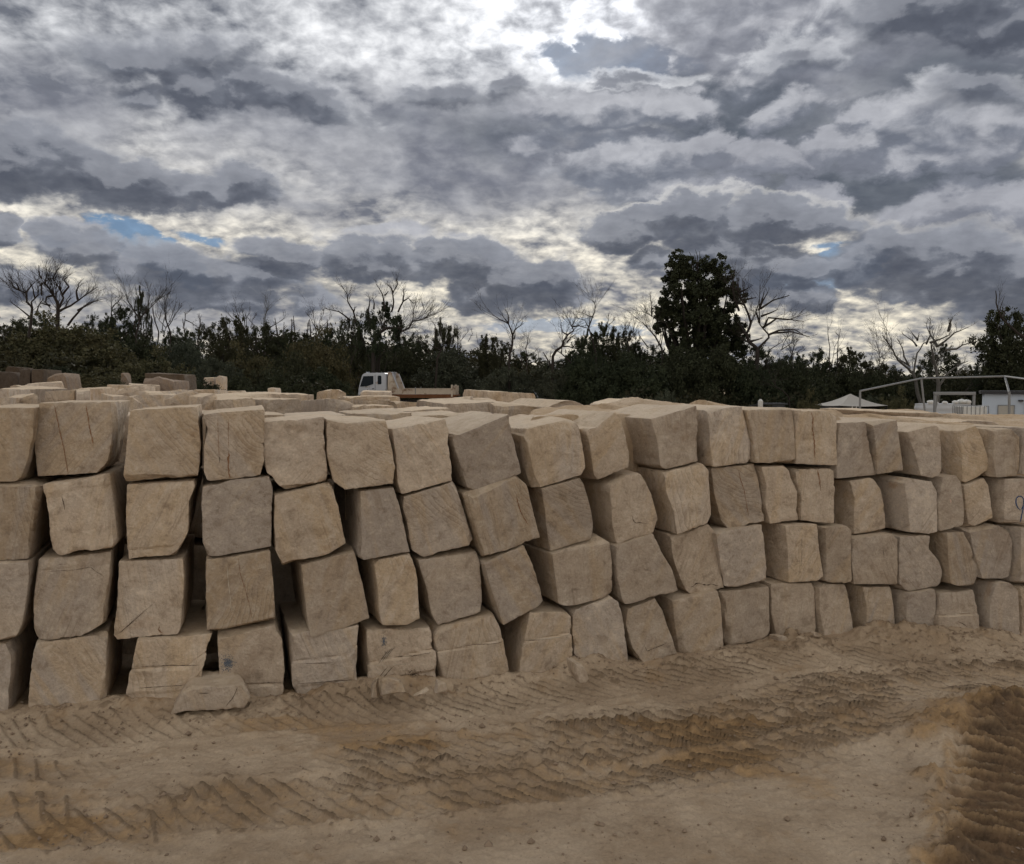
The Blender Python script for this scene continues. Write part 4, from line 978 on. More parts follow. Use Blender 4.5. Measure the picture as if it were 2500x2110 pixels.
# dark weathered blocks by the scrub at the far left
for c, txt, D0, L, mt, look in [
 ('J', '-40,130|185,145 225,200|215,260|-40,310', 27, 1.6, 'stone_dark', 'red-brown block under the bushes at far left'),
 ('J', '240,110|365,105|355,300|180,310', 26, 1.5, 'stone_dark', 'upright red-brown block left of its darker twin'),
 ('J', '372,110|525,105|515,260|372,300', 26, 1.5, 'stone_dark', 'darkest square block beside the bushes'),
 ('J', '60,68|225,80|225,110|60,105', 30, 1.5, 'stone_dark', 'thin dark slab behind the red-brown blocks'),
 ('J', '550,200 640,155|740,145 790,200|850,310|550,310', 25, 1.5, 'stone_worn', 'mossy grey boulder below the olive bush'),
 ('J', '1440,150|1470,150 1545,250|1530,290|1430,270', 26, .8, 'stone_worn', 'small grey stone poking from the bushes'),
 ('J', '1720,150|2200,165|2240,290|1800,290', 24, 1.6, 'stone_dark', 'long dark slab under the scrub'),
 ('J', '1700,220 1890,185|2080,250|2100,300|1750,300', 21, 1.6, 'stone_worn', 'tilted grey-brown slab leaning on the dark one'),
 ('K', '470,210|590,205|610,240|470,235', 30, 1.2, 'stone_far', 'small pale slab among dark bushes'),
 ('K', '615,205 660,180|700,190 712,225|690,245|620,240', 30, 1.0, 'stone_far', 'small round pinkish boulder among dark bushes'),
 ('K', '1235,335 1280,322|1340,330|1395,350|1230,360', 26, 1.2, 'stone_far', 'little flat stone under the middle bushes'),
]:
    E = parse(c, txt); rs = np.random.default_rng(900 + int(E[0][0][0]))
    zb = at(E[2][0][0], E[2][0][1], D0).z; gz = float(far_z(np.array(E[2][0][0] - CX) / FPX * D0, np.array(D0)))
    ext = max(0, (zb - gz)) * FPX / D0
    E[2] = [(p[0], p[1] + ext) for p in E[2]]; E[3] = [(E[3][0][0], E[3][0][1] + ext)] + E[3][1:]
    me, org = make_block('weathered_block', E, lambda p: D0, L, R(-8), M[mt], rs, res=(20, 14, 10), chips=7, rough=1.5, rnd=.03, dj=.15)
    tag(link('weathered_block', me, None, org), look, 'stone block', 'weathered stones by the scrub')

# ------------------------------------------------------------------ sand and rubble lying over the packed blocks on the right
def make_bank():
    pxs = np.concatenate([np.linspace(840, 1230, 30), np.linspace(1240, 2900, 330)])
    s = np.concatenate([np.linspace(0, 4, 90), np.linspace(4.08, 15, 90)])
    topx = [840, 1180, 1240, 1300, 1400, 1520, 1700, 1850, 2040, 2060, 2150, 2250, 2330, 2430, 2900]
    topz = []
    for px, py in zip(topx, [1180, 1170, 1120, 1025, 1018, 1012, 1004, 1003, 1008, 1026, 1024, 1036, 1040, 1048, 1050]):
        topz.append(at(px, py, wall_depth(min(px, 2500)) + .3).z - .02)
    PX, SS = np.meshgrid(pxs, s)
    WD = np.array([wall_depth(float(q)) for q in pxs])[None, :] + .42
    Y = WD + SS; X = (PX - CX) / FPX * (WD) + (SS) * ((PX - CX) / FPX * 1.0)
    base = np.interp(pxs, topx, topz)[None, :]
    tgt = np.interp(pxs, [840, 1180, 1300, 1500, 1700, 1900, 2100, 2500, 2900], [1.0, 1.1, 1.66, 1.77, 1.76, 1.69, 1.635, 1.605, 1.58])[None, :]
    z = base + (tgt - base) * sstep(SS, .1, 5.0)
    z = z + .024 * fbm(P3(X * 1.3, Y * 1.3), 3, 4) * sstep(SS, .0, .6) + .02 * fbm(P3(X * 7, Y * 7), 13, 4, .65)
    ridge = np.clip(fbm(P3(X * .8 + 9, Y * 1.5), 23, 3) - .05, 0, 1); z += .05 * ridge * sstep(SS, .5, 2.5)
    # outlines of buried blocks
    gx = X * math.cos(AXIS) - Y * math.sin(AXIS); gy = X * math.sin(AXIS) + Y * math.cos(AXIS)
    cell = np.minimum(np.abs((gx / .46) % 1 - .5), np.abs((gy / 1.0) % 1 - .5))
    z -= .045 * (1 - sstep(cell, .0, .09)) * sstep(fbm(P3(X * .7, Y * .7), 33, 2), -.2, .3)
    z += .028 * _h(np.floor(gx / .46 + .5).astype(np.int64), np.floor(gy / 1.0 + .5).astype(np.int64), np.zeros(X.shape, np.int64), 5)
    for px, d, r, hh in [(1400, 2.0, .45, .14), (1580, 3.0, .55, .17), (1700, 3.4, .4, .10), (2105, 1.6, .3, .05), (2200, 3.2, .35, .10), (2350, 2.2, .8, .06), (1290, 1.6, .3, .06), (2150, 2.0, .5, .05)]:
        w0 = wall_depth(px) + .42 + d; z += hh * .8 * np.exp(-(((X - (px - CX) / FPX * w0) / r) ** 2 + ((Y - w0) / (r * .8)) ** 2))
    z = z - 3.0 * sstep(SS, 5.6, 9.5)
    z = np.where(SS < .001, z - .25, z)
    V = np.stack([X, Y, z], -1)
    low = V[:1].copy(); low[..., 2] = -.1; low[..., 1] += .5          # earth face behind the stack
    V = np.concatenate([low, V]); ny, nx = V.shape[:2]
    idx = np.arange(nx * ny).reshape(ny, nx); Fs = np.stack([idx[:-1, :-1], idx[:-1, 1:], idx[1:, 1:], idx[1:, :-1]], -1).reshape(-1, 4)
    tag(link('sand_bank', np_mesh('sand_bank', V.reshape(-1, 3), Fs, M['bank'])), kind='structure')
make_bank()
# a few slabs lying on that sand
for c, txt, D0, L, look in [
 ('D', '1225,318|1440,315 1560,350|1565,372|1230,345', 9.6, 1.6, 'flat pale slab lying in sand below the tent frame'),
 ('D', '1560,395|1700,375|1900,380 1960,415|1960,440|1600,425', 8.6, 1.3, 'dusty slab on sand behind the low-hanging block'),
 ('C', '420,320|560,250 660,252|930,330|500,350', 9.5, 1.6, 'low sandy hump-backed stone in front of the dark car'),
 ('C', '980,300|1220,240|1300,265|1010,340', 13.5, 2.0, 'sandy stone mound under the tall tree'),
]:
    E = parse(c, txt); rs = np.random.default_rng(1200 + int(E[0][0][0]))
    if len(E) == 5: E = [E[0], E[1] + E[2], E[3], E[4]]
    E[2] = [(p[0], p[1] + 14) for p in E[2]]; E[3] = [(E[3][0][0], E[3][0][1] + 14)] + E[3][1:]
    me, org = make_block('buried_slab', E, lambda p: D0, L, AXIS + rs.uniform(-.2, .2), M['stone_far'], rs, res=(22, 10, 12), chips=6, rough=1.2, rnd=.02, dj=.05)
    tag(link('buried_slab', me, None, org), look, 'stone slab', 'slabs lying on the sand behind the wall')

# ------------------------------------------------------------------ fallen slab and broken pieces at the foot of the wall
def piece(c, txt, D0, L, look, name='stone_fragment', rough=1.1, cat='stone fragment', chips=4, axis=AXIS, res=(18, 14, 8)):
    E = parse(c, txt); rs = np.random.default_rng(1500 + int(E[0][0][0] * 3 + E[0][0][1]))
    me, org = make_block(name, E, lambda p: D0, L, axis, M['stone'], rs, res=res, chips=chips, rough=rough, rnd=.012, dj=.015, backscale=.9)
    o = link(name, me, None, org); tag(o, look, cat, 'broken pieces at the foot of the wall'); return o
sl = piece('E', '1500,1238 1700,1226|1900,1216 1960,1218|2040,1400|1350,1460 1390,1380 1440,1290', 5.18, .34, 'cracked pale slab half sunk in sand before the bottom course', 'fallen_slab', cat='stone slab', res=(34, 22, 12))
mark(sl, 'crack', [cv('E', p) for p in [(1900,1222),(1880,1270),(1860,1315),(1835,1345),(1800,1388)]], 2.0, CK)
mark(sl, 'pitting', [cv('E', p) for p in [(1545,1278),(1570,1275),(1600,1285),(1640,1280),(1668,1284)]], 1.6, CK, wob=.6)
piece('F', '1085,1180 1130,1160|1250,1188|1295,1320|1085,1345', 5.30, .10, 'flat grey shard leaning on the shattered block')
piece('F', '1010,1215|1075,1175|1085,1330|1005,1325', 5.34, .08, 'thin shard left of the flat grey shard')
piece('F', '905,1225|975,1145 988,1165|925,1245|910,1240', 5.5, .06, 'narrow splinter leaning in the dark gap') if False else None
piece('F', '1515,1245|1560,1200 1600,1205|1618,1275|1510,1285', 5.42, .15, 'pale rounded chip right of the shattered block')
piece('F', '1330,1312|1450,1238|1470,1255|1350,1318', 5.36, .05, 'long pale splinter lying before the shattered block')
piece('G', '655,1205|735,1228|790,1330 760,1372|690,1370 655,1290', 5.62, .18, 'wedge-shaped stone standing in front of tan-pink block')
piece('G', '345,1318|400,1312|408,1332|355,1345', 5.62, .10, 'small pale chip before the bottom course grey block')
piece('H', '275,905|340,900 370,915|375,945|280,940', 6.45, .10, 'pale chip under the fan-combed block')
piece('H', '460,922|510,918|515,942|465,945', 6.45, .10, 'small buff chip right of the pale chip')
piece('H', '575,890|610,885|625,905|580,912', 6.6, .08, 'tiny pale chip below the triangular gap')
piece('E', '140,1355|160,1350|195,1410|165,1420', 5.4, .06, 'small white chip in the first gap of the wall')

# ------------------------------------------------------------------ pebbles and crumbs (nobody could count them)
def scatter():
    rs = np.random.default_rng(5); ico = [(0, 0, 1), (.9, 0, .1), (0, .9, -.1), (-.9, 0, .1), (0, -.9, -.1), (0, 0, -1)]
    icf = [(0, 1, 2), (0, 2, 3), (0, 3, 4), (0, 4, 1), (5, 2, 1), (5, 3, 2), (5, 4, 3), (5, 1, 4)]
    V = []; Fs = []; b = 0
    ico = np.array(ico); icf = np.array(icf)
    N_ = 5200
    pts = []
    while len(pts) < N_:
        x = rs.uniform(-4.2, 5.6); y = rs.uniform(3.0, 7.6)
        wy = float(wall_y(x))
        if y > wy - .02: continue
        p = .25 + 1.2 * math.exp(-((wy - y) / .3) ** 2)
        if x > 3.0 and wy - y < .9: p += .8
        if float(vnoise(np.array([[x * 1.5, y * 1.5, 0]]), 8)[0]) > .1: p += .35
        if rs.random() < p: pts.append((x, y))
    for x, y in pts:
        s = rs.gamma(1.5, .0032) + .0022; s = min(s, .024)
        sh = ico * (rs.uniform(.7, 1.2, 3) * s) * rs.uniform(.75, 1.25, (6, 1)); a = rs.uniform(0, 6.28)
        ca, sa = math.cos(a), math.sin(a); sh = np.stack([sh[:, 0] * ca - sh[:, 1] * sa, sh[:, 0] * sa + sh[:, 1] * ca, sh[:, 2] * .75], -1)
        V.append(sh + np.array([x, y, ground_h(x, y) + s * .25])); Fs.append(icf + b); b += 6
    m = mat_simple('pebble_stone', (.27, .20, .14), .95, var=.6, scale=3)
    tag(link('pebbles', np_mesh('pebbles', np.concatenate(V), np.concatenate(Fs), m, False)), 'crumbs of sandstone and clods scattered over the sand', 'pebbles', kind='stuff')
scatter()

# ------------------------------------------------------------------ vegetation
def leaf_quads(C, size, rs, flat=.0):
    n = len(C); u = rs.normal(size=(n, 3)); u /= np.linalg.norm(u, axis=1, keepdims=True)
    w = rs.normal(size=(n, 3)); w -= (w * u).sum(1, keepdims=True) * u; w /= np.linalg.norm(w, axis=1, keepdims=True)
    s = size * rs.uniform(.6, 1.4, (n, 1)); a = u * s; b = w * s * .55
    V = np.stack([C - a, C - b * .9, C + a, C + b], 1).reshape(-1, 3)
    return V, np.arange(4 * n).reshape(n, 4)
def crown_points(rs, W, H, n_clump, per, zb=.35, shape='tree', clump_r=.16):
    """clump centres in an uneven volume W wide, H high, with its leaves"""
    out = []
    for _ in range(n_clump):
        while True:
            q = rs.uniform(-1, 1, 3); q[2] = rs.uniform(0, 1)
            if shape == 'tree': rad = math.sqrt(max(0, 1 - ((q[2] - .45) / .58) ** 2))
            elif shape == 'tall': rad = (1 - q[2]) ** .45 * (.55 + .45 * min(1, q[2] * 5 + .3))
            else: rad = math.sqrt(max(0, 1 - q[2] ** 2))
            r = math.hypot(q[0], q[1])
            if r <= rad and (r > rad * .35 or rs.random() < .35): break
        z = H * (zb + (1 - zb) * q[2]); c = np.array([q[0] * W / 2, q[1] * W / 2, z])
        rr = clump_r * W * rs.uniform(.55, 1.25)
        m = int(per * rs.uniform(.5, 1.4)); sub = rs.normal(size=(7, 3)) * rr * .55; w_ = rs.integers(0, 7, m)
        out.append(c + sub[w_] + rs.normal(size=(m, 3)) * rr * .24 * np.array([1, 1, .8]))
    P = np.concatenate(out); P[:, 2] = np.maximum(P[:, 2], .05 * H * rs.random(len(P)))
    return P
LEAFMESH = {}
def leaf_mesh(key, W, H, nc, per, zb, shape, size, mat, cr=.16):
    rs = np.random.default_rng(abs(hash(key)) % 9999 if False else sum(map(ord, key)) * 13)
    V, Fq = leaf_quads(crown_points(rs, W, H, nc, per, zb, shape, cr), size, rs)
    LEAFMESH[key] = np_mesh(key, V, Fq, M[mat], False)
leaf_mesh('tree_a', 8, 9, 80, 315, .30, 'tree', 0.109, 'leaf_dark', .10)
leaf_mesh('tree_b', 8, 9, 60, 315, .38, 'tree', 0.109, 'leaf_dark', .09)
leaf_mesh('tree_c', 8, 9, 34, 273, .45, 'tree', 0.115, 'leaf_dark', .08)
leaf_mesh('bush_a', 8, 5, 95, 399, .0, 'bush', 0.102, 'leaf_olive', .12)
leaf_mesh('bush_b', 8, 5, 90, 399, .0, 'bush', 0.102, 'leaf_grey', .12)
leaf_mesh('bush_c', 8, 5, 90, 399, .0, 'bush', 0.102, 'leaf_dark', .12)
def limb_mesh(rs, H, W, n=7):
    mb = MB(); top = H * .62
    mb.tube([(0, 0, -.3), (W * .01, 0, H * .2), (-W * .015, .05, top * .7), (0, 0, top)], [.20, .16, .12, .06], 7)
    for i in range(n):
        a = 2 * math.pi * i / n + rs.uniform(-.3, .3); z0 = H * rs.uniform(.18, .5); z1 = H * rs.uniform(.6, .9); r = W * rs.uniform(.18, .36)
        m1 = Vector((math.cos(a) * r * .5, math.sin(a) * r * .5, (z0 + z1) / 2)); e = Vector((math.cos(a) * r, math.sin(a) * r, z1))
        mb.tube([(0, 0, z0), m1, e], [.09, .06, .02], 5)
        for _ in range(3):
            d = Vector((rs.uniform(-1, 1), rs.uniform(-1, 1), rs.uniform(.3, 1))).normalized() * rs.uniform(.6, 1.5)
            mb.tube([m1.lerp(e, rs.uniform(.2, .9)), e + d * .4, e + d], [.03, .02, .01], 4)
    me = bpy.data.meshes.new('trunk'); me.from_pydata(mb.v, [], mb.f); me.materials.append(M['bark_dark']); return me
LIMBS = [limb_mesh(random.Random(i), 9, 8) for i in range(3)]
def place_leafy(kind, px, top, wpx, D, label, cat='tree', group=None, base=None, sd=0, squash=1):
    X = (px - CX) / FPX * D; gz = float(far_z(np.array(X), np.array(float(D)))) if base is None else base
    ztop = at(px, top, D).z; H = max(.6, ztop - gz); W = wpx / FPX * D
    me = LEAFMESH[kind]; h0 = 5 if 'bush' in kind else 9
    nm = 'scrub_bush' if 'bush' in kind else 'eucalypt_tree'
    o = empty(nm, (X, D, gz - .1), 0, label, cat, group)
    c = link('foliage' if 'bush' in kind else 'crown', me, o); c.scale = (W / 8, min(W, 7) / 8, H / h0); c.rotation_euler = (0, 0, sd * 1.7)
    if abs(math.sin(sd * 1.7)) > .0: c.scale = (W / 8 * 1.0, W / 8 * 1.0, H / h0)
    if 'tree' in kind:
        t = link('trunk', LIMBS[sd % 3], o); t.scale = (W / 8, W / 8, H / 9 * .98); t.rotation_euler = (0, 0, sd * 1.7)
    return o
LABT = 'dark-leaved eucalypt in the tree line'
trees = [
 ('tree_a', 20, 772, 110, 66, 'dark tree at the far left edge of the tree line'), ('tree_b', 110, 776, 120, 68, 'dark leafy tree behind the two bare left trees'),
 ('tree_a', 250, 764, 80, 66, 'rounded tree right of the two bare left trees'), ('tree_b', 298, 752, 95, 64, 'dark dense tree left of the tufted sapling'),
 ('tree_c', 356, 692, 42, 66, 'slim tufted sapling rising above the left scrub'), ('tree_a', 440, 800, 90, 74, 'low dark tree right of the tufted sapling'),
 ('tree_a', 555, 770, 120, 70, 'domed dark tree on the burnt ridge'), ('tree_b', 640, 795, 110, 80, 'dark tree among charred poles, left one'), ('tree_a', 730, 805, 130, 80, 'dark tree among charred poles, right one'),
 ('tree_b', 815, 805, 100, 76, 'low dark tree left of the crooked eucalypt'),
 ('tree_c', 925, 730, 130, 62, 'crooked open eucalypt above the truck'), ('tree_b', 855, 778, 75, 63, 'low hanging clump left of the crooked eucalypt'),
 ('tree_c', 1080, 770, 40, 68, 'small mop-headed tree right of the crooked eucalypt'), ('tree_b', 1092, 798, 75, 69, 'dark tree under the mop-headed one'), ('tree_a', 1005, 812, 100, 74, 'low tree behind the long bare limb'),
 ('tree_a', 1205, 815, 80, 66, 'round-topped tree left of the forked bare tree'), ('tree_b', 1290, 862, 110, 90, 'distant low tree in the dip of the tree line'), ('tree_a', 1370, 872, 90, 72, 'low tree behind the leaning bare trunk'),
 ('tree_c', 1438, 798, 60, 62, 'spiky-topped tree, first of the pair left of the tall tree'), ('tree_a', 1482, 786, 80, 63, 'spiky-topped tree, second of the pair left of the tall tree'), ('tree_b', 1425, 830, 90, 61, 'broad dark tree below the spiky-topped pair'),
 ('tree_b', 1525, 808, 70, 62, 'dark tree between the spiky pair and the tall tree'), ('tree_a', 1575, 835, 90, 62, 'low dark tree at the tall tree\'s left foot'),
 ('tree_b', 1860, 850, 120, 60, 'broad tree below the spreading bare crown'), ('tree_a', 1925, 862, 90, 63, 'low tree right of the spreading bare crown'), ('tree_b', 1990, 858, 95, 60, 'clumpy tree left of the two thin poles'),
 ('tree_c', 2090, 842, 110, 58, 'open lacy tree above the tent'), ('tree_b', 2165, 890, 90, 62, 'low tree right of the open lacy tree'), ('tree_c', 2284, 834, 105, 55, 'lacy reddish tree behind the pale forked trunk'),
 ('tree_a', 2210, 900, 90, 64, 'low dark tree behind the steel frame'), ('tree_b', 2378, 892, 60, 56, 'small round tree above the white shed'), ('tree_a', 2330, 915, 80, 60, 'low tree behind the gantry'),
 ('tree_b', 2425, 850, 90, 50, 'leafy tree left of the large tree at right edge'), ('tree_a', 2500, 748, 215, 48, 'large dark tree at the right frame edge'), ('tree_b', 2455, 800, 90, 49, 'clump in front of the large right edge tree'),
]
for i, (k, px, top, w, D, lab) in enumerate(trees): place_leafy(k, px, top, w, D, lab, 'tree', 'eucalypts of the tree line', sd=i + 1)
# the scrub belt in front
bushes = [('bush_a', 165, 788, 300, 46, 'large olive-brown bush over the left stone heap'), ('bush_a', 40, 838, 230, 44, 'olive bush at the left frame edge'), ('bush_c', 330, 835, 190, 50, 'dark bush right of the large olive one'),
 ('bush_a', 370, 868, 200, 42, 'brownish bush above the dark stones'), ('bush_b', 465, 838, 170, 52, 'grey-green bush on the burnt ridge side'), ('bush_a', 610, 862, 180, 46, 'reddish-green bush left of centre'), ('bush_b', 530, 880, 150, 44, 'grey-green bush with pale stones at its foot'),
 ('bush_a', 770, 825, 190, 52, 'olive bush left of the truck'), ('bush_c', 700, 870, 160, 44, 'dark bush over the rust-streaked block'), ('bush_a', 830, 868, 160, 66, 'brown-green bush behind the truck cab'),
 ('bush_b', 1105, 862, 200, 66, 'large round grey-green bush behind the truck tray'), ('bush_c', 1000, 862, 170, 70, 'dark bush behind the truck headboard'), ('bush_c', 920, 850, 150, 72, 'dark bush under the crooked eucalypt'),
 ('bush_b', 1230, 900, 130, 60, 'small round bush behind the white car'), ('bush_b', 1310, 900, 130, 62, 'grey bush left of the leaning bare trunk'), ('bush_b', 1370, 905, 140, 58, 'grey bush below the leaning bare trunk'),
 ('bush_c', 1450, 868, 180, 56, 'dark bush behind the dark car'), ('bush_c', 1545, 870, 200, 55, 'broad dark bush left of the tall tree foot'), ('bush_c', 1650, 862, 200, 56, 'dark bush in front of the tall tree'), ('bush_b', 1625, 955, 75, 40, 'small pale bush low behind the sand mound'),
 ('bush_c', 1750, 858, 200, 55, 'dark bush right of the tall tree foot'), ('bush_c', 1850, 900, 180, 54, 'dark bush behind the trailer'), ('bush_c', 1940, 890, 180, 55, 'dark bush right of the trailer'), ('bush_a', 1975, 968, 80, 42, 'low scrubby bush left of the tent'),
 ('bush_c', 2050, 905, 170, 55, 'dark bush behind the tent'), ('bush_a', 2190, 962, 95, 44, 'round olive bush right of the tent'), ('bush_c', 2150, 915, 150, 54, 'dark bush over the tent\'s right eave'), ('bush_c', 2260, 925, 160, 53, 'dark bush behind the water tank'),
 ('bush_c', 2350, 930, 150, 52, 'dark bush behind the gantry'), ('bush_c', 2450, 905, 170, 50, 'dark bush behind the white shed'), ('bush_b', 2120, 968, 70, 46, 'grey-green bush against the tent'),
 ('bush_c', 512, 931, 150, 27, 'low dark bush in front of the small pale slab'), ('bush_c', 300, 930, 120, 24, 'low dark bush in front of the small grey stone'), ('bush_a', 240, 905, 200, 38, 'low brown bush above the ochre slabs'), ('bush_c', 560, 925, 170, 38, 'low dark bush over the middle heap'), ('bush_c', 130, 895, 180, 40, 'low dark bush behind the mossy boulder'), ('bush_c', 790, 905, 160, 44, 'low dark bush left of the truck bonnet'), ('bush_c', 700, 912, 170, 40, 'low dark bush over the pale slabs'), ('bush_c', 440, 915, 150, 38, 'low dark bush over the grey slab')]
for i, (k, px, top, w, D, lab) in enumerate(bushes): place_leafy(k, px, top, w, D, lab, 'bush', 'scrub belt behind the yard', sd=i * 3 + 1)

# the tall many-stemmed tree
def tall_tree():
    D = 60; rs = np.random.default_rng(4); X = (1705 - CX) / FPX * D; gz = float(far_z(np.array(X), np.array(float(D)))); s = D / FPX
    o = empty('tall_eucalypt', (X, D, gz - .1), 0, 'tallest dark leafy tree with three rounded heads', 'tree')
    zz = lambda py: at(1705, py, D).z - gz
    # uneven clumps following the photographed outline: (x offset px, y px, radius px)
    cl = [(-55,640,24),(-62,660,26),(-40,655,26),(-5,648,24),(10,655,26),(-20,670,26),(32,655,26),(40,668,28),(62,690,26),(70,712,28),(-66,690,26),(-50,715,26),(-75,725,22),(-20,700,30),(10,700,30),(30,712,30),(55,735,30),(80,745,24),
          (-80,755,24),(-60,770,28),(-30,750,28),(0,745,34),(30,760,32),(60,775,32),(86,790,28),(95,815,26),(-92,770,18),(-100,792,16),(-70,800,24),(-40,790,28),(-8,795,34),(28,805,34),(60,820,32),(84,845,28),(-50,830,24),(-20,840,30),(15,850,34),(50,860,32),(-2,720,30),(100,800,16),(-30,868,30),(8,880,34),(74,870,26),(-64,856,20)]
    out = []
    for dx, py, r in cl:
        for _ in range(6):
            c = np.array([dx * s, rs.uniform(-1, 1) * max(.3, 2.6 - abs(dx) * s * .7), zz(py)]) + rs.normal(0, 1, 3) * r * s * .55
            m = int(250 * (r / 28) ** 2); sub = rs.normal(size=(4, 3)) * r * s * .30; w_ = rs.integers(0, 4, m)
            q = sub[w_] + rs.normal(size=(m, 3)) * r * s * .13; dl = np.linalg.norm(q, axis=1)
            q = c + q[dl < r * s * .85]; out.append(q[q[:, 2] < zz(py - r * .95)])
    V, Fq = leaf_quads(np.concatenate(out), .10, rs)
    link('crown', np_mesh('crown', V, Fq, M['leaf_dark'], False), o)
    mb = MB(); r2 = random.Random(9)
    mb.tube([(0, 0, -.3), (0, 0, 1.5), (-.1, .1, 3)], [.42, .36, .3], 9)
    for i in range(16):
        ex = r2.uniform(-90, 85); ey = 640 + abs(ex) * 1.0 + r2.uniform(0, 90); e = Vector((ex * s, r2.uniform(-1.6, 1.6), zz(ey)))
        mb.tube([(0, 0, 1 + r2.random() * 1.5), Vector((e.x * .35, e.y * .4, e.z * .45)), Vector((e.x * .8, e.y * .8, e.z * .75)), e], [.22, .14, .09, .03], 6)
    for (x0, y0, x1, y1) in [(-20, 640, -27, 611), (-16, 640, -14, 618), (-6, 645, -2, 610), (-8, 640, -12, 606)]:
        mb.tube([(x0 * s, 0, zz(y0 + 40)), (x0 * s, 0, zz(y0)), ((x0 + x1) / 2 * s + .1, 0, zz((y0 + y1) / 2)), (x1 * s, 0, zz(y1))], [.05, .04, .03, .012], 5)
    me = mb.build('trunk', M['bark_dark'], o)
tall_tree()

# bare and burnt trees: limbs as photo polylines at one distance, given depth and thickness
def bare_tree(limbs, D, label, mat='bark_dark', r0=.16, twig=1.0, sd=0, group='bare dead trees', fine=True):
    rs = random.Random(sd * 31 + int(limbs[0][0][0])); bx, by = limbs[0][0]
    X = (bx - CX) / FPX * D; gz = float(far_z(np.array(X), np.array(float(D)))); o = empty('bare_tree', (X, D, gz - .1), 0, label, 'dead tree', group)
    org = Vector((X, D, gz - .1)); mb = MB()
    def grow(p, d, L, r, lev):
        pts = [p.copy()]; n = 4; q = p.copy(); dd = d.copy()
        for k in range(n):
            dd = (dd + Vector((rs.uniform(-1, 1), rs.uniform(-1, 1) * .8, rs.uniform(-.6, .8))) * .20).normalized(); q = q + dd * L / n; pts.append(q.copy())
        mb.tube(pts, [r * (1 - .8 * k / n) for k in range(n + 1)], 4 if r < .05 else 6, False)
        if lev > 0:
            for k in range(rs.randint(2, 4)):
                i = rs.randint(1, n - 1); dv = (pts[i + 1] - pts[i]).normalized()
                nd = (dv + Vector((rs.uniform(-1, 1), rs.uniform(-1, 1), rs.uniform(-.3, .9))) * .9).normalized(); grow(pts[i], nd, L * rs.uniform(.45, .75), r * .55, lev - 1)
    for li, lim in enumerate(limbs):
        rr = lim[-1] if not isinstance(lim[-1], tuple) else None
        pp = [q for q in lim if isinstance(q, tuple)]; ra = (rr if rr else (r0 if li == 0 else r0 * .5)) * .72
        yo = 0 if li == 0 else rs.uniform(-1.2, 1.2); pts = []
        if li == 0: pts.append(Vector((0, 0, -.2)))
        for k, (a, b) in enumerate(pp):
            w = at(a, b, D) - org; w.y += yo * k / max(1, len(pp) - 1); pts.append(w)
        # subdivide with crookedness
        P = [pts[0]]
        for a, b in zip(pts[:-1], pts[1:]):
            L = (b - a).length; m = a.lerp(b, .5) + Vector((rs.uniform(-1, 1), rs.uniform(-1, 1), rs.uniform(-.5, .5))) * L * .045; P += [m, b]
        n = len(P); mb.tube(P, [ra * (1 - .78 * k / (n - 1)) for k in range(n)], 7, False)
        if twig > 0:
            tot = sum((P[k + 1] - P[k]).length for k in range(n - 1))
            for k in range(max(1, int(n * 1.9 * twig))):
                i = rs.randint(max(1, n // 3), n - 2); dv = (P[i + 1] - P[i]).normalized()
                nd = (dv + Vector((rs.uniform(-1, 1), rs.uniform(-1, 1), rs.uniform(-.2, .9))) * .8).normalized()
                grow(P[i].lerp(P[i + 1], rs.random()), nd, rs.uniform(.7, 1.7) * min(1.3, tot / 4) * (1 if fine else .6), max(.011, ra * .15), 2 if fine else 1)
    mb.build('branches', M[mat], o, smooth=True)
    return o
def c1(*p): return [(x * .2041, 640 + y * .2041) for x, y in p]
def c2(*p): return [(400 + x * .2041, 640 + y * .2041) for x, y in p]
def c3(*p): return [(780 + x * .2041, 640 + y * .2041) for x, y in p]
def c4(*p): return [(1180 + x * .2041, 640 + y * .2041) for x, y in p]
def c5(*p): return [(1550 + x * .2268, 600 + y * .2268) for x, y in p]
def c6(*p): return [(1920 + x * .1984, 680 + y * .1984) for x, y in p]
def c7(*p): return [(2180 + x * .1984, 680 + y * .1984) for x, y in p]
bare_tree([c1((350,860),(375,640),(385,540),(320,480),(310,370),(230,340),(145,300)), c1((310,370),(345,260),(360,210)), c1((385,560),(400,480),(500,400),(520,370),(540,320)), c1((500,400),(480,280),(360,170)), c1((480,280),(520,200),(600,150)),
           c1((500,200),(480,150),(480,40)), c1((350,650),(235,490)), c1((420,640),(460,520),(520,430)), c1((230,340),(260,280),(250,220)), c1((420,430),(430,330),(425,270))], 60, 'leftmost bare black tree against the clouds', r0=.17, twig=1.0, sd=1)
bare_tree([c1((690,780),(695,600),(690,480),(640,400),(600,330),(520,250)), c1((690,560),(760,430),(720,330),(640,200),(670,110)), c1((695,600),(840,520),(930,450),(1000,390),(1140,290)), c1((930,450),(930,350),(980,250)), c1((810,760),(920,580),(1000,480),(1120,430)),
           c1((640,400),(560,420),(550,480),(620,560)), c1((740,400),(850,300),(820,230),(890,200)), c1((930,580),(1000,540),(1100,500)), c1((720,580),(760,540),(800,420)), c1((600,520),(510,500)), c1((720,330),(780,240))], 61, 'broad bare black tree second from left', r0=.24, twig=1.0, sd=2)
bare_tree([c1((1630,860),(1670,680),(1600,580),(1540,480),(1510,400)), c1((1670,680),(1740,560),(1760,400),(1720,280)), c1((1690,660),(1780,560),(1860,470),(1950,400)), c1((1330,640),(1290,500),(1245,420)), c1((1330,560),(1390,460),(1400,400)), c1((1600,800),(1610,620))], 63, 'bare limbs around the tufted sapling', r0=.12, sd=3)
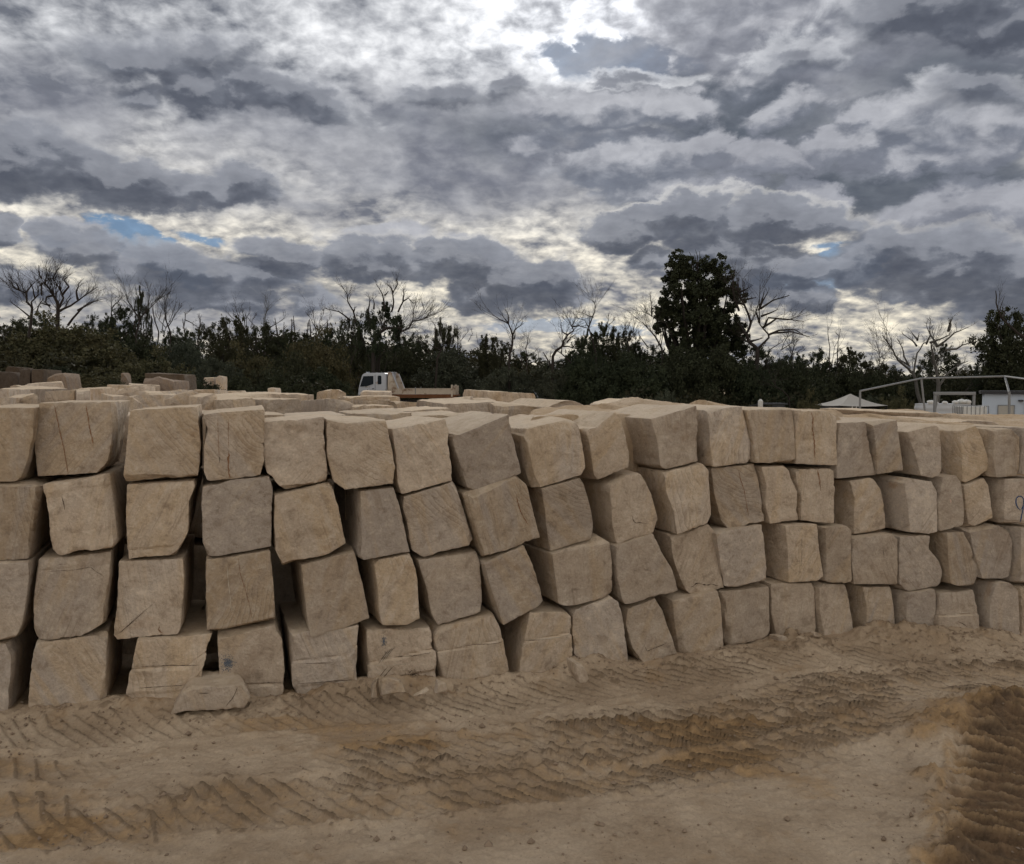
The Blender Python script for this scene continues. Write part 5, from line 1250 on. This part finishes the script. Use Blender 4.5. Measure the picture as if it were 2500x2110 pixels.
bare_tree([c1((1900,840),(1850,700),(1810,500),(1940,400)), c1((1940,820),(1990,640),(2000,400)), c1((1980,780),(1930,700),(2040,450))] , 65, 'spindly bare trees right of the tufted sapling', r0=.09, sd=4)
bare_tree([c2((80,840),(20,680),(10,560),(50,380)), c2((60,760),(140,650),(250,520)), c2((240,770),(240,620),(270,580)), c2((250,690),(370,740),(470,800)), c2((440,780),(450,650)), c2((20,800),(60,700),(130,450))], 66, 'bare leaning tree left of the burnt ridge', r0=.11, sd=5)
bare_tree([c2((960,790),(900,680),(850,530)), c2((970,780),(960,640),(950,520)), c2((990,780),(1000,680),(1070,560)), c2((880,720),(800,650),(745,590)), c2((1040,780),(1040,680),(1070,630)), c2((1130,790),(1060,700))], 84, 'fan of bare branches over the domed tree', r0=.10, sd=6)
bare_tree([c2((1215,1140),(1200,980),(1215,780),(1210,640),(1240,560)), c2((1260,790),(1360,720),(1430,660)), c2((1200,760),(1195,660))], 80, 'pale-stemmed dead tree on the ridge', 'bark_pale', r0=.14, sd=7)
bare_tree([c2((1830,870),(1800,700),(1780,580)), c2((1850,860),(1860,700),(1900,600),(1865,550)), c2((1860,800),(1990,640)), c2((1820,800),(1740,660),(1700,630))], 82, 'twin-fanned bare tree at right end of the ridge', r0=.09, sd=8)
bare_tree([c3((640,1000),(700,860),(800,790),(900,790),(970,790),(980,830),(1070,790),(1110,710),(1180,700),(1290,660)), c3((860,600),(890,480),(880,370),(940,270),(930,210)), c3((880,370),(850,300),(790,250)), c3((780,560),(770,400),(710,290)), c3((780,400),(820,360)), c3((940,600),(1000,470),(1060,430),(1115,490)),
           c3((1000,470),(1000,380),(980,300)), c3((430,720),(410,590),(350,480),(350,400),(285,290)), c3((370,700),(250,600),(110,570)), c3((580,600),(585,400)), c3((650,560),(610,420)), c3((410,590),(435,540)), c3((700,900),(760,800),(780,700))], 61, 'crooked bare limbs crowning the eucalypt above the truck', r0=.19, sd=9)
bare_tree([c3((1410,1150),(1440,1080),(1460,1040),(1390,1030),(1340,1000),(1270,950)), c3((1310,1080),(1240,990),(1160,910)), c3((1400,900),(1390,760),(1360,720)), c3((1450,880),(1440,760))], 60, 'pale broken limbs behind the truck tray', 'bark_dark', r0=.11, twig=.5, sd=10)
bare_tree([c3((1680,960),(1680,800)), c3((1690,940),(1760,840),(1770,790)), c3((1600,880),(1700,810)), c3((1900,990),(1880,880)), c3((1780,950),(1830,860),(1820,810))], 78, 'cluster of thin dead stems right of the mop-headed tree', r0=.07, sd=11, fine=False)
bare_tree([c4((310,1480),(315,1100),(345,1000),(350,880),(300,740),(200,690),(140,650)), c4((350,880),(370,820),(440,770),(470,720)), c4((300,740),(300,640),(275,590)), c4((300,740),(230,660)), c4((370,920),(380,850)), c4((345,1000),(240,960))], 60, 'forked bare tree standing alone above the white car', r0=.15, twig=.5, sd=12)
bare_tree([c4((520,1180),(510,1040),(530,900)), c4((480,1290),(450,1100),(430,960)), c4((500,1040),(560,950)), c4((600,1150),(620,1060)), c4((660,1160),(650,1050))], 75, 'twiggy dead tree right of the forked one', r0=.09, sd=13)
bare_tree([c4((830,1300),(830,1130),(870,1060),(940,1010),(960,940),(1010,870),(1080,820),(1060,760),(1090,720)), c4((1110,1270),(1000,1150),(930,1090),(890,1070)), c4((930,1090),(950,1010)), c4((820,1250),(740,1120),(710,1070)), c4((950,1010),(1010,1010),(1060,1030),(1090,990)), c4((1000,960),(1050,900),(1110,860)), c4((1010,870),(950,830),(940,740)), c4((1080,770),(1140,770),(1240,810))], 58, 'leaning crooked bare trunk left of the spiky pair', r0=.17, twig=.7, sd=14)
bare_tree([c4((1350,1110),(1310,950),(1260,790),(1290,700),(1330,600),(1340,520),(1325,470)), c4((1320,660),(1250,640),(1190,610),(1120,590)), c4((1260,780),(1210,700),(1120,680)), c4((1270,720),(1290,650))], 60, 'tall wiry bare tree above the spiky pair', r0=.11, twig=.6, sd=15)
bare_tree([c4((1740,1010),(1720,960),(1790,880),(1820,720)), c4((1730,950),(1700,800),(1720,660)), c4((1730,800),(1770,710)), c4((1480,760),(1475,640)), c4((1500,750),(1550,700))], 61, 'slender bare branches left of the tall tree', r0=.08, sd=16)
bare_tree([c5((290,1110),(220,980),(130,880),(70,820)), c5((280,1080),(310,980),(330,900)), c5((400,960),(330,840),(200,780),(120,740),(80,640)), c5((180,760),(170,680),(140,580)), c5((180,760),(200,610)), c5((130,880),(120,760)), c5((130,1080),(60,930)), c5((250,1080),(270,960))], 58, 'bare branches fringing the tall tree on its left', r0=.12, sd=17)
bare_tree([c5((1310,1300),(1320,1110),(1230,1040),(1200,950),(1250,830),(1180,640),(1100,480),(1030,440)), c5((1320,1110),(1440,990),(1430,950),(1340,850),(1330,700),(1340,430)), c5((1330,700),(1420,500)), c5((1350,680),(1480,590),(1650,540)), c5((1380,880),(1540,780),(1700,790),(1810,750)),
           c5((1440,960),(1560,910),(1750,900),(1850,950)), c5((1480,940),(1660,930),(1850,990)), c5((1230,1040),(1140,1020)), c5((1250,1030),(1400,990)), c5((1210,960),(1140,930)), c5((1180,640),(1010,600)), c5((1110,490),(1100,340)), c5((1120,700),(1030,480),(1030,280)), c5((1030,360),(1065,310)), c5((1130,500),(1180,470)),
           c5((1340,830),(1280,720),(1290,640)), c5((1200,960),(1170,870),(1140,800)), c5((1200,580),(1300,560)), c5((1350,650),(1410,500)), c5((1360,760),(1560,680)), c5((1390,880),(1420,780),(1600,800),(1760,830))], 57, 'wide spreading bare tree right of the tall tree', r0=.22, twig=.7, sd=18)
bare_tree([c5((1660,1300),(1690,1180),(1660,1060)), c5((1690,1180),(1740,1080),(1780,1030)), c5((1580,1120),(1590,980)), c5((1450,1120),(1560,1040),(1610,950)), c5((1700,1300),(1720,1160),(1830,1140)), c5((1580,1120),(1700,1000))], 59, 'thin bare stems right of the spreading bare tree', r0=.09, sd=19)
bare_tree([c6((535,1120),(535,850),(510,680),(520,590)), c6((555,1100),(560,850),(600,720))], 58, 'thin straight pole-like dead tree above the tent', r0=.07, twig=.15, sd=20)
bare_tree([c6((625,1180),(625,900),(635,780),(665,620)), c6((640,700),(630,650)), c6((625,900),(760,830)), c6((590,930),(620,880))], 57, 'thin forked pole-like dead tree above the tent', r0=.08, twig=.15, sd=21)
bare_tree([c6((1140,1320),(1140,1130),(1150,980),(1140,870)), c6((1150,1090),(1250,1000),(1290,985)), c6((1150,980),(1260,880)), c6((1140,1130),(1090,1090))], 57, 'small bare tree between lacy tree and forked trunk', r0=.07, sd=22)
bare_tree([c7((340,1520),(290,1330),(255,1180),(190,1110),(60,1000),(0,880),(-130,700)), c7((255,1180),(320,920),(410,810),(500,760)), c7((200,1080),(130,960),(100,850),(30,740)), c7((290,830),(300,760),(230,660)), c7((300,750),(320,640)), c7((410,810),(430,700),(400,540)), c7((300,760),(400,680)), c7((180,1060),(170,950))], 46, 'pale forked dead tree with one limb reaching left', 'bark_pale', r0=.16, twig=.5, sd=23)
bare_tree([c7((545,1520),(560,1330),(540,1180),(500,1000),(480,880),(470,800)), c7((560,1330),(660,1190),(770,1100),(880,1040),(945,1020)), c7((545,840),(600,780),(680,680),(820,610)), c7((680,650),(660,560),(655,490)), c7((690,640),(740,570),(750,500)), c7((550,840),(520,700),(515,570)), c7((640,880),(770,870),(840,820),(1030,770)), c7((780,1170),(850,1110),(930,1080)), c7((460,790),(560,710))], 45, 'pale dead trunk with snapped arm beside the gantry', 'bark_pale', r0=.19, twig=.4, sd=24)
bare_tree([c7((1700,900),(1613,720),(1480,620),(1330,470),(1270,300),(1265,150)), c7((1350,480),(1410,410),(1390,370),(1480,200))], 45, 'bare limb reaching left from the right edge tree', r0=.13, twig=.1, sd=25)
bare_tree([c7((890,1390),(940,1330),(1030,1260))], 50, 'pale leaning branch behind the gantry', 'bark_dark', r0=.07, twig=.3, sd=26)
bare_tree([c5((1660,1640),(1590,1560),(1520,1520),(1500,1470),(1430,1440)), c5((1500,1450),(1580,1440))], 50, 'pale fallen branch in dark scrub behind the trailer', 'bark_dark', r0=.06, twig=.4, sd=27)
bare_tree([c3((370,1240),(400,1140),(440,1060),(470,1040))], 52, 'pale slim stem left of the truck cab', 'bark_dark', r0=.06, twig=.3, sd=28)
# charred poles on the ridge
pole = None
rp = random.Random(12)
for i, px in enumerate([665, 684, 702, 716, 728, 739, 752, 792, 800, 640, 486, 461, 868, 1012, 1030, 1120, 1340]):
    D = rp.uniform(84, 92); topy = rp.uniform(768, 795) if px < 900 else rp.uniform(800, 830)
    if px > 1300: topy = 852
    X = (px - CX) / FPX * D; gz = float(far_z(np.array(X), np.array(D))); H = at(px, topy, D).z - gz
    if pole is None:
        mb = MB(); q = random.Random(3)
        mb.tube([(0, 0, -.3), (.02, 0, .35), (-.02, .01, .7), (.01, 0, 1.0)], [.016, .014, .010, .004], 6)
        for k in range(26):
            z = q.uniform(.35, .95); a = q.uniform(0, 6.28); L = q.uniform(.015, .05); mb.tube([(0, 0, z), (math.cos(a) * L, math.sin(a) * L, z + L * .9)], [.004, .002], 4, False)
        mb_me = bpy.data.meshes.new('dead_pole'); mb_me.from_pydata(mb.v, [], mb.f); mb_me.materials.append(M['bark_dark']); pole = mb_me
    o = link('dead_pole', pole, None, (X, D, gz), (rp.uniform(-.06, .06), rp.uniform(-.08, .08), rp.uniform(0, 6))); o.scale = (H, H, H)
    tag(o, 'thin charred pole of a burnt tree on the skyline', 'dead tree', 'charred poles along the skyline')

# the wood behind everything, one dark mass
def woodland():
    rs = np.random.default_rng(8); out = []
    for _ in range(1500):
        px = rs.uniform(-350, 2900); D = rs.uniform(84, 120); X = (px - CX) / FPX * D; gz = float(far_z(np.array(X), np.array(D)))
        top = np.interp(px, [-300, 0, 250, 450, 600, 800, 1000, 1200, 1290, 1370, 1450, 1600, 1900, 2100, 2300, 2500, 2900], [800, 805, 800, 818, 805, 815, 835, 850, 872, 872, 840, 850, 872, 892, 905, 890, 890]) + rs.uniform(-6, 14)
        zt = at(px, float(top), D).z; z = gz + (max(zt, gz + 1.2) - gz) * rs.random() ** .6
        m = 110; g = rs.normal(size=(m, 3)); g /= np.linalg.norm(g, axis=1, keepdims=True)
        out.append(np.array([X, D, z - .9]) + g * rs.uniform(.7, 1.7) * rs.uniform(.3, 1, (m, 1)) ** .5 * np.array([1.2, 1, .75]))
    V, Fq = leaf_quads(np.concatenate(out), .17, rs)
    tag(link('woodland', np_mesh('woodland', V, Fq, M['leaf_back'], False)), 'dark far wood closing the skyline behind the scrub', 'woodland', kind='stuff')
woodland()
def undergrowth():
    rs = np.random.default_rng(18); out = []
    for _ in range(1100):
        px = rs.uniform(-100, 2700); D = rs.uniform(46, 72) if px > 800 else rs.uniform(40, 66); X = (px - CX) / FPX * D; gz = float(far_z(np.array(X), np.array(D)))
        if 850 < px < 1480 and D < 64: continue
        m = 110; g = rs.normal(size=(m, 3)); g /= np.linalg.norm(g, axis=1, keepdims=True)
        out.append(np.array([X, D, gz + rs.uniform(.1, 1.8)]) + g * rs.uniform(.5, 1.1) * rs.uniform(.3, 1, (m, 1)) ** .5)
    V, Fq = leaf_quads(np.concatenate(out), .11, rs)
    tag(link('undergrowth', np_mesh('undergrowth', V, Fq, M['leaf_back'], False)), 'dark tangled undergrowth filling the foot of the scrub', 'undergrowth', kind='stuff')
undergrowth()

# ------------------------------------------------------------------ truck
def wheel(parent, x, y, r, w, name='wheel'):
    o = MB().tube([(0, -w / 2, 0), (0, -w / 2 + .03, 0), (0, w / 2 - .03, 0), (0, w / 2, 0)], [r * .93, r, r, r * .93], 24).build(name, M['rubber'], parent, (x, y, r), smooth=True)
    MB().tube([(0, -w / 2 - .012, 0), (0, w / 2 + .012, 0)], r * .55, 16).build('rim', M['steel'], o, smooth=True)
    return o
def truck():
    D = 60; X0 = (882 - CX) / FPX * D
    t = empty('tray_truck', (X0, D, 0), R(-3), 'white flatbed truck with rusty cream tray facing left behind the yard', 'truck')
    W = 2.0
    cab = MB().prism([(0.02, .62), (0.0, 1.25), (.06, 1.78), (.30, 2.62), (.42, 2.74), (.62, 2.79), (1.85, 2.79), (1.98, 2.72), (2.02, 2.5), (2.02, .62)], -W / 2, W / 2).build('cab', M['white'], t, bevel=.05)
    for sy in (-1, 1):
        y = sy * (W / 2 + .004); y2 = sy * (W / 2 + .02)
        MB().prism([(.16, 1.84), (.40, 2.56), (1.10, 2.58), (1.10, 2.02), (.62, 1.86)], min(y, y2), max(y, y2)).build('side_window', M['glass'], t)
        MB().prism([(1.40, 2.06), (1.40, 2.54), (1.44, 2.60), (1.62, 2.60), (1.66, 2.54), (1.66, 2.06), (1.62, 2.0), (1.44, 2.0)], min(y, y2), max(y, y2)).build('rear_window', M['glass'], t)
        MB().box((1.22, y, 1.7), (.018, .014, 1.9)).build('door_gap', M['black'], t)
        MB().box((1.08, y2, 1.70), (.16, .03, .04)).build('door_handle', M['black'], t)
        MB().tube([(.10, y, 1.9), (-.08, sy * (W / 2 + .2), 1.95), (-.08, sy * (W / 2 + .2), 2.4), (.22, y, 2.5)], .018, 6).build('mirror_arm', M['black'], t)
    MB().prism([(-.006, 1.3), (.05, 1.80), (.29, 2.60), (.31, 2.60), (.075, 1.80), (.01, 1.3)], -W / 2 + .12, W / 2 - .12).build('windscreen', M['glass'], t)
    MB().box((-.03, 0, .72), (.16, W, .24)).build('bumper', M['steel'], t, bevel=.03)
    for sy in (-1, 1): MB().box((-.012, sy * .72, 1.02), (.05, .30, .18)).build('headlight', M['plastic'], t, bevel=.02)
    MB().box((.5, 0, 2.83), (.10, .8, .07)).build('roof_marker', M['white'], t)
    MB().cyl((2.10, .75, 1.0), (2.10, .75, 2.75), .07, 12).build('exhaust_stack', M['black'], t)
    MB().box((2.08, 0, 1.8), (.10, 1.6, 1.5)).build('cab_back_frame', M['black'], t)
    for sy in (-1, 1): MB().box((3.6, sy * .42, .80), (6.6, .10, .22)).build('chassis_rail', M['black'], t)
    # headboard with raked side gussets
    hb = MB(); hb.box((2.24, 0, 2.05), (.08, 2.2, 1.40)); hb.box((2.22, 0, 2.80), (.22, 2.24, .10)); hb.build('headboard', M['white'], t, bevel=.012)
    for sy in (-1, 1):
        MB().prism([(2.10, 1.38), (2.14, 2.82), (2.32, 2.86), (2.46, 2.74), (2.86, 1.72), (2.86, 1.38)], sy * 1.12 - .03, sy * 1.12 + .03).build('headboard_gusset', M['cream'], t, bevel=.008)
        MB().tube([(2.46, sy * 1.16, 2.74), (2.90, sy * 1.16, 1.62)], .05, 6).build('gusset_edge', M['white'], t)
    fl = MB(); fl.box((4.5, 0, 1.24), (4.75, 2.3, .10))
    for k in range(8): fl.box((2.4 + k * .6, 0, 1.12), (.08, 2.2, .12))
    fl.build('tray_floor', M['rust'], t)
    for sy in (-1, 1):
        for k, (a, b_) in enumerate([(2.2, 4.02), (4.08, 6.48)]):
            sdp = MB(); sdp.box(((a + b_) / 2, sy * 1.16, 1.50), (b_ - a, .05, .34)); sdp.box(((a + b_) / 2, sy * 1.17, 1.69), (b_ - a, .08, .05)); sdp.box(((a + b_) / 2, sy * 1.17, 1.345), (b_ - a, .08, .04))
            for j in range(4): sdp.box((a + .2 + j * (b_ - a - .4) / 3, sy * 1.19, 1.50), (.06, .06, .34))
            sdp.build('side_gate', M['cream'], t)
        MB().box((4.05, sy * 1.17, 1.56), (.06, .10, .50)).build('gate_post', M['steel'], t)
        MB().box((6.56, sy * 1.12, 1.56), (.12, .12, .82)).build('rear_post', M['cream'], t)
        MB().box((4.4, sy * 1.1, 1.18), (4.6, .06, .22)).build('side_skirt', M['rust'], t)
    tg = MB(); tg.box((6.70, 0, 1.6), (.06, 2.3, .62)); [tg.box((6.76, -1.0 + k * .4, 1.6), (.05, .06, .62)) for k in range(6)]; tg.build('tail_gate', M['cream'], t)
    for x, r in ((.95, .43), (5.0, .43)):
        for sy in (-1, 1): wheel(t, x, sy * .88, r, .26 if x < 2 else .42)
truck()
def suv(px, D, zg, rz, paint, label, rack, name='four_wheel_drive'):
    X = (px - CX) / FPX * D; t = empty(name, (X, D, zg), rz, label, 'car')
    W = 1.84
    MB().prism([(-2.3, .42), (-2.34, .9), (-2.2, 1.06), (-1.15, 1.16), (-.9, 1.18), (2.3, 1.16), (2.36, .9), (2.34, .42)], -W / 2, W / 2).build('body', M[paint], t, bevel=.05)
    gh = MB(); b = len(gh.v)
    lo = [(-1.05, -.86, 1.14), (2.24, -.86, 1.14), (2.24, .86, 1.14), (-1.05, .86, 1.14)]; hi = [(-.42, -.72, 1.76), (2.05, -.72, 1.78), (2.05, .72, 1.78), (-.42, .72, 1.76)]
    gh.poly(lo + hi, [(0, 3, 2, 1), (4, 5, 6, 7), (0, 1, 5, 4), (1, 2, 6, 5), (2, 3, 7, 6), (3, 0, 4, 7)]); gh.build('cabin', M['glass'], t, bevel=.03)
    MB().box((.82, 0, 1.795), (2.56, 1.5, .07)).build('roof', M[paint], t, bevel=.03)
    for sy in (-1, 1):
        for xa, xb, ta, tb in ((-1.04, -.40, 1.15, 1.77), (.35, .38, 1.15, 1.77), (1.25, 1.25, 1.15, 1.77), (2.22, 2.04, 1.15, 1.77)):
            MB().tube([(xa, sy * .875, ta), (xb, sy * .74, tb)], .045, 6).build('pillar', M[paint], t)
        MB().box((-2.25, sy * .68, .86), (.12, .34, .16)).build('headlight', M['plastic'], t, bevel=.02)
        MB().box((-.95, sy * 1.02, 1.2), (.12, .2, .16)).build('mirror', M['black'], t, bevel=.02)
        MB().box((.2, sy * .925, .72), (3.0, .02, .06)).build('trim_strip', M['black'], t)
    MB().box((-2.38, 0, .58), (.14, 1.8, .22)).build('bumper', M['black'], t, bevel=.03)
    if rack == 'bars':
        for x in (.1, .8, 1.5): MB().box((x, 0, 1.90), (.06, 1.5, .05)).build('roof_bar', M['white'], t)
        for sy in (-1, 1): MB().box((.8, sy * .66, 1.86), (1.9, .04, .05)).build('roof_rail', M['black'], t)
    else:
        rk = MB()
        for sy in (-1, 1):
            for z in (1.92, 2.04): rk.tube([(-.5, sy * .7, z), (2.0, sy * .7, z)], .022, 6)
            for k in range(8): rk.tube([(-.5 + k * .357, sy * .7, 1.85), (-.5 + k * .357, sy * .7, 2.04)], .02, 6)
        for k in range(10): rk.box((-.5 + k * .278, 0, 1.92), (.06, 1.4, .025))
        for z in (1.92, 2.04): rk.tube([(-.5, -.7, z), (-.5, .7, z)], .022, 6)
        rk.build('roof_rack', M['black'], t)
    for x in (-1.45, 1.4):
        for sy in (-1, 1): wheel(t, x, sy * .80, .38, .24)
suv(1272, 62, -.12, R(117), 'white', 'white four-wheel-drive with white roof bars behind a pale slab', 'bars')
suv(1405, 60, -.62, R(-40), 'navy', 'dark four-wheel-drive with black basket roof rack', 'basket')

# ------------------------------------------------------------------ camp on the right
def camp():
    D = 45; c = at(2076, 962, D); gz = -1.0; X = c.x
    t = empty('gazebo_tent', (X, D, gz), R(8), 'grey canvas gazebo with a pointed roof', 'tent')
    s = D / FPX; zt = c.z - gz; ze = at(2076, 989, D).z - gz; w = 62 * s
    n = 10; V = []; Fq = []
    for side in range(4):                                    # concave roof panels
        a = side * math.pi / 2; ca, sa = math.cos(a), math.sin(a); b = len(V)
        for i in range(n + 1):
            q = i / n; r = w * q; z = ze + (zt - ze) * (1 - q) ** 1.6
            for j in range(5):
                u = (j / 4 - .5) * 2; sag = -.05 * (1 - u * u) * q
                V.append((r * ca - u * r * sa, r * sa + u * r * ca, z + sag))
        for i in range(n):
            for j in range(4): Fq.append((b + i * 5 + j, b + i * 5 + j + 1, b + (i + 1) * 5 + j + 1, b + (i + 1) * 5 + j))
    me = bpy.data.meshes.new('canopy'); me.from_pydata(V, [], Fq); me.materials.append(M['canvas']); cn = link('canopy', me, t)
    sm = cn.modifiers.new('thick', 'SOLIDIFY'); sm.thickness = .012
    for sx in (-1, 1):
        for sy in (-1, 1): MB().tube([(sx * w * .96, sy * w * .96, 0), (sx * w * .96, sy * w * .96, ze)], .03, 6).build('pole', M['black'], t)
    mb = MB()
    for sx, sy, ex, ey in ((-1, 1, 1, 1), (-1, -1, -1, 1), (1, -1, 1, 1)): mb.box(((sx + ex) / 2 * w * .95, (sy + ey) / 2 * w * .95, ze / 2), (max(.02, abs(ex - sx) * w * .95), max(.02, abs(ey - sy) * w * .95), ze * .96))
    mb.build('mesh_wall', M['canvas_dark'], t)
    for k in (-.42, -.28): MB().box((k * w * 1.2, -w * .98, ze - .28), (.05, .02, .55), ry=.25).build('tie_strap', M['plastic'], t)
    # open steel shed frame
    D = 32; g = -1.05
    A, B_, C_, E_ = at(2100, 955, D), at(2249, 924, D + 3), at(2453, 919, D + 2), at(2600, 938, D - 2)
    t = empty('steel_shed_frame', (A.x, A.y, g), 0, 'unclad grey steel shed frame with a sloping rafter', 'steel frame'); o = Vector((A.x, A.y, g))
    r = .042
    def beam(name, p, q, rr=r): MB().tube([Vector(p) - o, Vector(q) - o], rr, 8).build(name, M['steel'], t, smooth=True)
    beam('post', A, (A.x + .03, A.y, g)); beam('rafter', A, B_, .036); beam('ridge_beam', B_, C_, .036)
    beam('post', B_, at(2266, 1003, D + 3) + Vector((.1, 0, -1.7))); beam('post_knee', C_, at(2464, 958, D + 1)); beam('post', at(2464, 958, D + 1), at(2466, 1012, D + 1) + Vector((0, 0, -1.5)), .05); beam('rafter', C_, E_, .036); beam('post', E_, (E_.x, E_.y, g))
    # site shed
    D = 40; a = at(2403, 962, D); g = -1.0; H = a.z - g; L = 4.6
    t = empty('site_shed', (a.x, D, g), R(-27), 'pale blue-white site shed with a door and lit lamp', 'shed')
    MB().box((L / 2, 1.2, H / 2), (L, 2.4, H)).build('wall', M['panel'], t, bevel=.02)
    MB().box((L / 2 - .05, 1.2, H + .07), (L + .2, 2.7, .14)).build('roof', M['black'], t)
    dx = (2450 - 2403) / FPX * D
    dr = MB().box((dx, -.02, 1.03), (.62, .04, 2.0)).build('door', M['door'], t)
    fr = MB(); fr.box((dx - .33, -.03, 1.04), (.03, .05, 2.06)); fr.box((dx + .33, -.03, 1.04), (.03, .05, 2.06)); fr.box((dx, -.03, 2.06), (.69, .05, .03)); fr.build('door_frame', M['steel'], t)
    MB().box((dx + .24, -.05, 1.0), (.05, .03, .12)).build('handle', M['black'], dr)
    MB().box((1.48, -.08, H - .30), (.20, .14, .07)).build('bracket_fan', M['black'], t)
    MB().tube([(1.70, -.06, 0), (1.68, -.06, H - .25)], .035, 8).build('downpipe', M['black'], t)
    MB().tube([(1.78, -.06, 0), (1.76, -.06, H - .25)], .02, 8).build('conduit', M['steel'], t)
    MB().box((2.0, -.07, H - .26), (.50, .08, .07)).build('tube_lamp', M['lamp'], t)
    # corrugated tank
    D = 38; a = at(2235, 986, D); b = at(2368, 986, D); w = b.x - a.x; H = a.z + 1.0
    t = empty('water_tank', ((a.x + b.x) / 2, D, -1.0), 0, 'low corrugated zinc water tank with pale lumps on its rim', 'water tank')
    V = []; Fq = []; n = 48; rows = 46
    for j in range(rows + 1):
        for i in range(n):
            q = 2 * math.pi * i / n; rr = 1 + .012 * math.cos(j * math.pi / 3); V.append((w / 2 * rr * math.cos(q), w * .28 * rr * math.sin(q), H * j / rows))
    for j in range(rows):
        for i in range(n): Fq.append((j * n + i, j * n + (i + 1) % n, (j + 1) * n + (i + 1) % n, (j + 1) * n + i))
    Fq.append(tuple(rows * n + i for i in range(n)))
    me = bpy.data.meshes.new('tank_wall'); me.from_pydata(V, [], Fq); me.materials.append(M['tank']); link('tank_wall', me, t)
    for k, (u, s_) in enumerate([(.18, .13), (.25, .10), (.42, .10), (.62, .12), (.76, .16), (.88, .15), (.92, .09)]):
        V, Fq = box_topo(6, 6, 6); q = V / np.linalg.norm(V, axis=1, keepdims=True) * np.array([1.2, 1, .75]) * s_; q = q + q * .25 * fbm(q * 9 + k, k, 2)[:, None]
        o = link('tank_weight', np_mesh('tank_weight', q, Fq, M['plastic']), t, ((u - .5) * w * .95, -w * .26 * math.sqrt(max(0, 1 - (2 * u - 1) ** 2)) * .9, H + s_ * .6))
    # caged plastic cube
    D = 34; a = at(2340, 991, D); b = at(2399, 991, D); w = b.x - a.x; H = a.z + 1.0
    t = empty('caged_water_cube', ((a.x + b.x) / 2, D, -1.0), R(-6), 'white plastic water cube inside a steel cage', 'container')
    MB().box((0, 0, .12), (w, w, .12)).build('pallet', M['black'], t)
    MB().box((0, 0, H / 2 + .08), (w * .94, w * .94, H - .2)).build('bladder', M['plastic'], t, bevel=.06)
    cg = MB()
    for f in range(4):
        m = Matrix.Rotation(f * math.pi / 2, 3, 'Z')
        for k in range(7): x = (k / 6 - .5) * w; cg.tube([m @ Vector((x, -w / 2, .15)), m @ Vector((x, -w / 2, H))], .014, 5)
        for k in range(5): z = .2 + (H - .2) * k / 4; cg.tube([m @ Vector((-w / 2, -w / 2, z)), m @ Vector((w / 2, -w / 2, z))], .012, 5)
    cg.build('cage', M['steel'], t)
    # gantry
    D = 36; a = at(2283, 959, D); b = at(2378, 961, D); t = empty('loading_gantry', (a.x, D, -1.0), 0, 'pale steel goalpost gantry over the tank', 'gantry'); w = b.x - a.x; H = a.z + 1.0
    MB().box((w / 2, 0, H - .03), (w + .1, .12, .13)).build('beam', M['steel'], t, bevel=.01)
    MB().box((0, 0, H / 2 - .05), (.09, .09, H - .1)).build('leg', M['steel'], t); MB().box((w, 0, H / 2 - .05), (.09, .09, H - .1)).build('leg', M['steel'], t)
    MB().tube([(.22, .9, 0), (.16, .1, H - .1)], .04, 6).build('brace', M['steel'], t)
    # trailer
    D = 42; a = at(1856, 985, D); b = at(1914, 985, D); w = b.x - a.x; t = empty('flat_trailer', ((a.x + b.x) / 2, D, a.z - .62), 0, 'low dark flat trailer in the shade of the scrub', 'trailer')
    MB().box((0, 0, .60), (w, 1.2, .07)).build('deck', M['black'], t); MB().box((w * .1, -.62, .50), (w * .5, .05, .10)).build('side_rail', M['black'], t)
    MB().tube([(-w / 2, 0, .56), (-w / 2 - .5, 0, .5)], .03, 6).build('drawbar', M['black'], t)
    for x in (-.25, .3):
        for sy in (-1, 1): wheel(t, x, sy * .52, .26, .16)
    a = at(1848, 982, D); o = MB().tube([(0, 0, 0), (0, 0, .02), (0, 0, .36), (0, 0, .42), (0, 0, .46)], [.11, .12, .12, .07, .04], 14).build('white_drum', M['plastic'], None, (a.x, D - .6, a.z - .3), smooth=True)
    tag(o, 'small white drum at the left end of the dark trailer', 'drum')
    MB().tube([(0, 0, .46), (0, 0, .50)], .03, 10).build('cap', M['black'], o)
    MB().tube([(0, 0, -.9), (0, 0, -.02)], .10, 10).build('stand', M['black'], o)
camp()
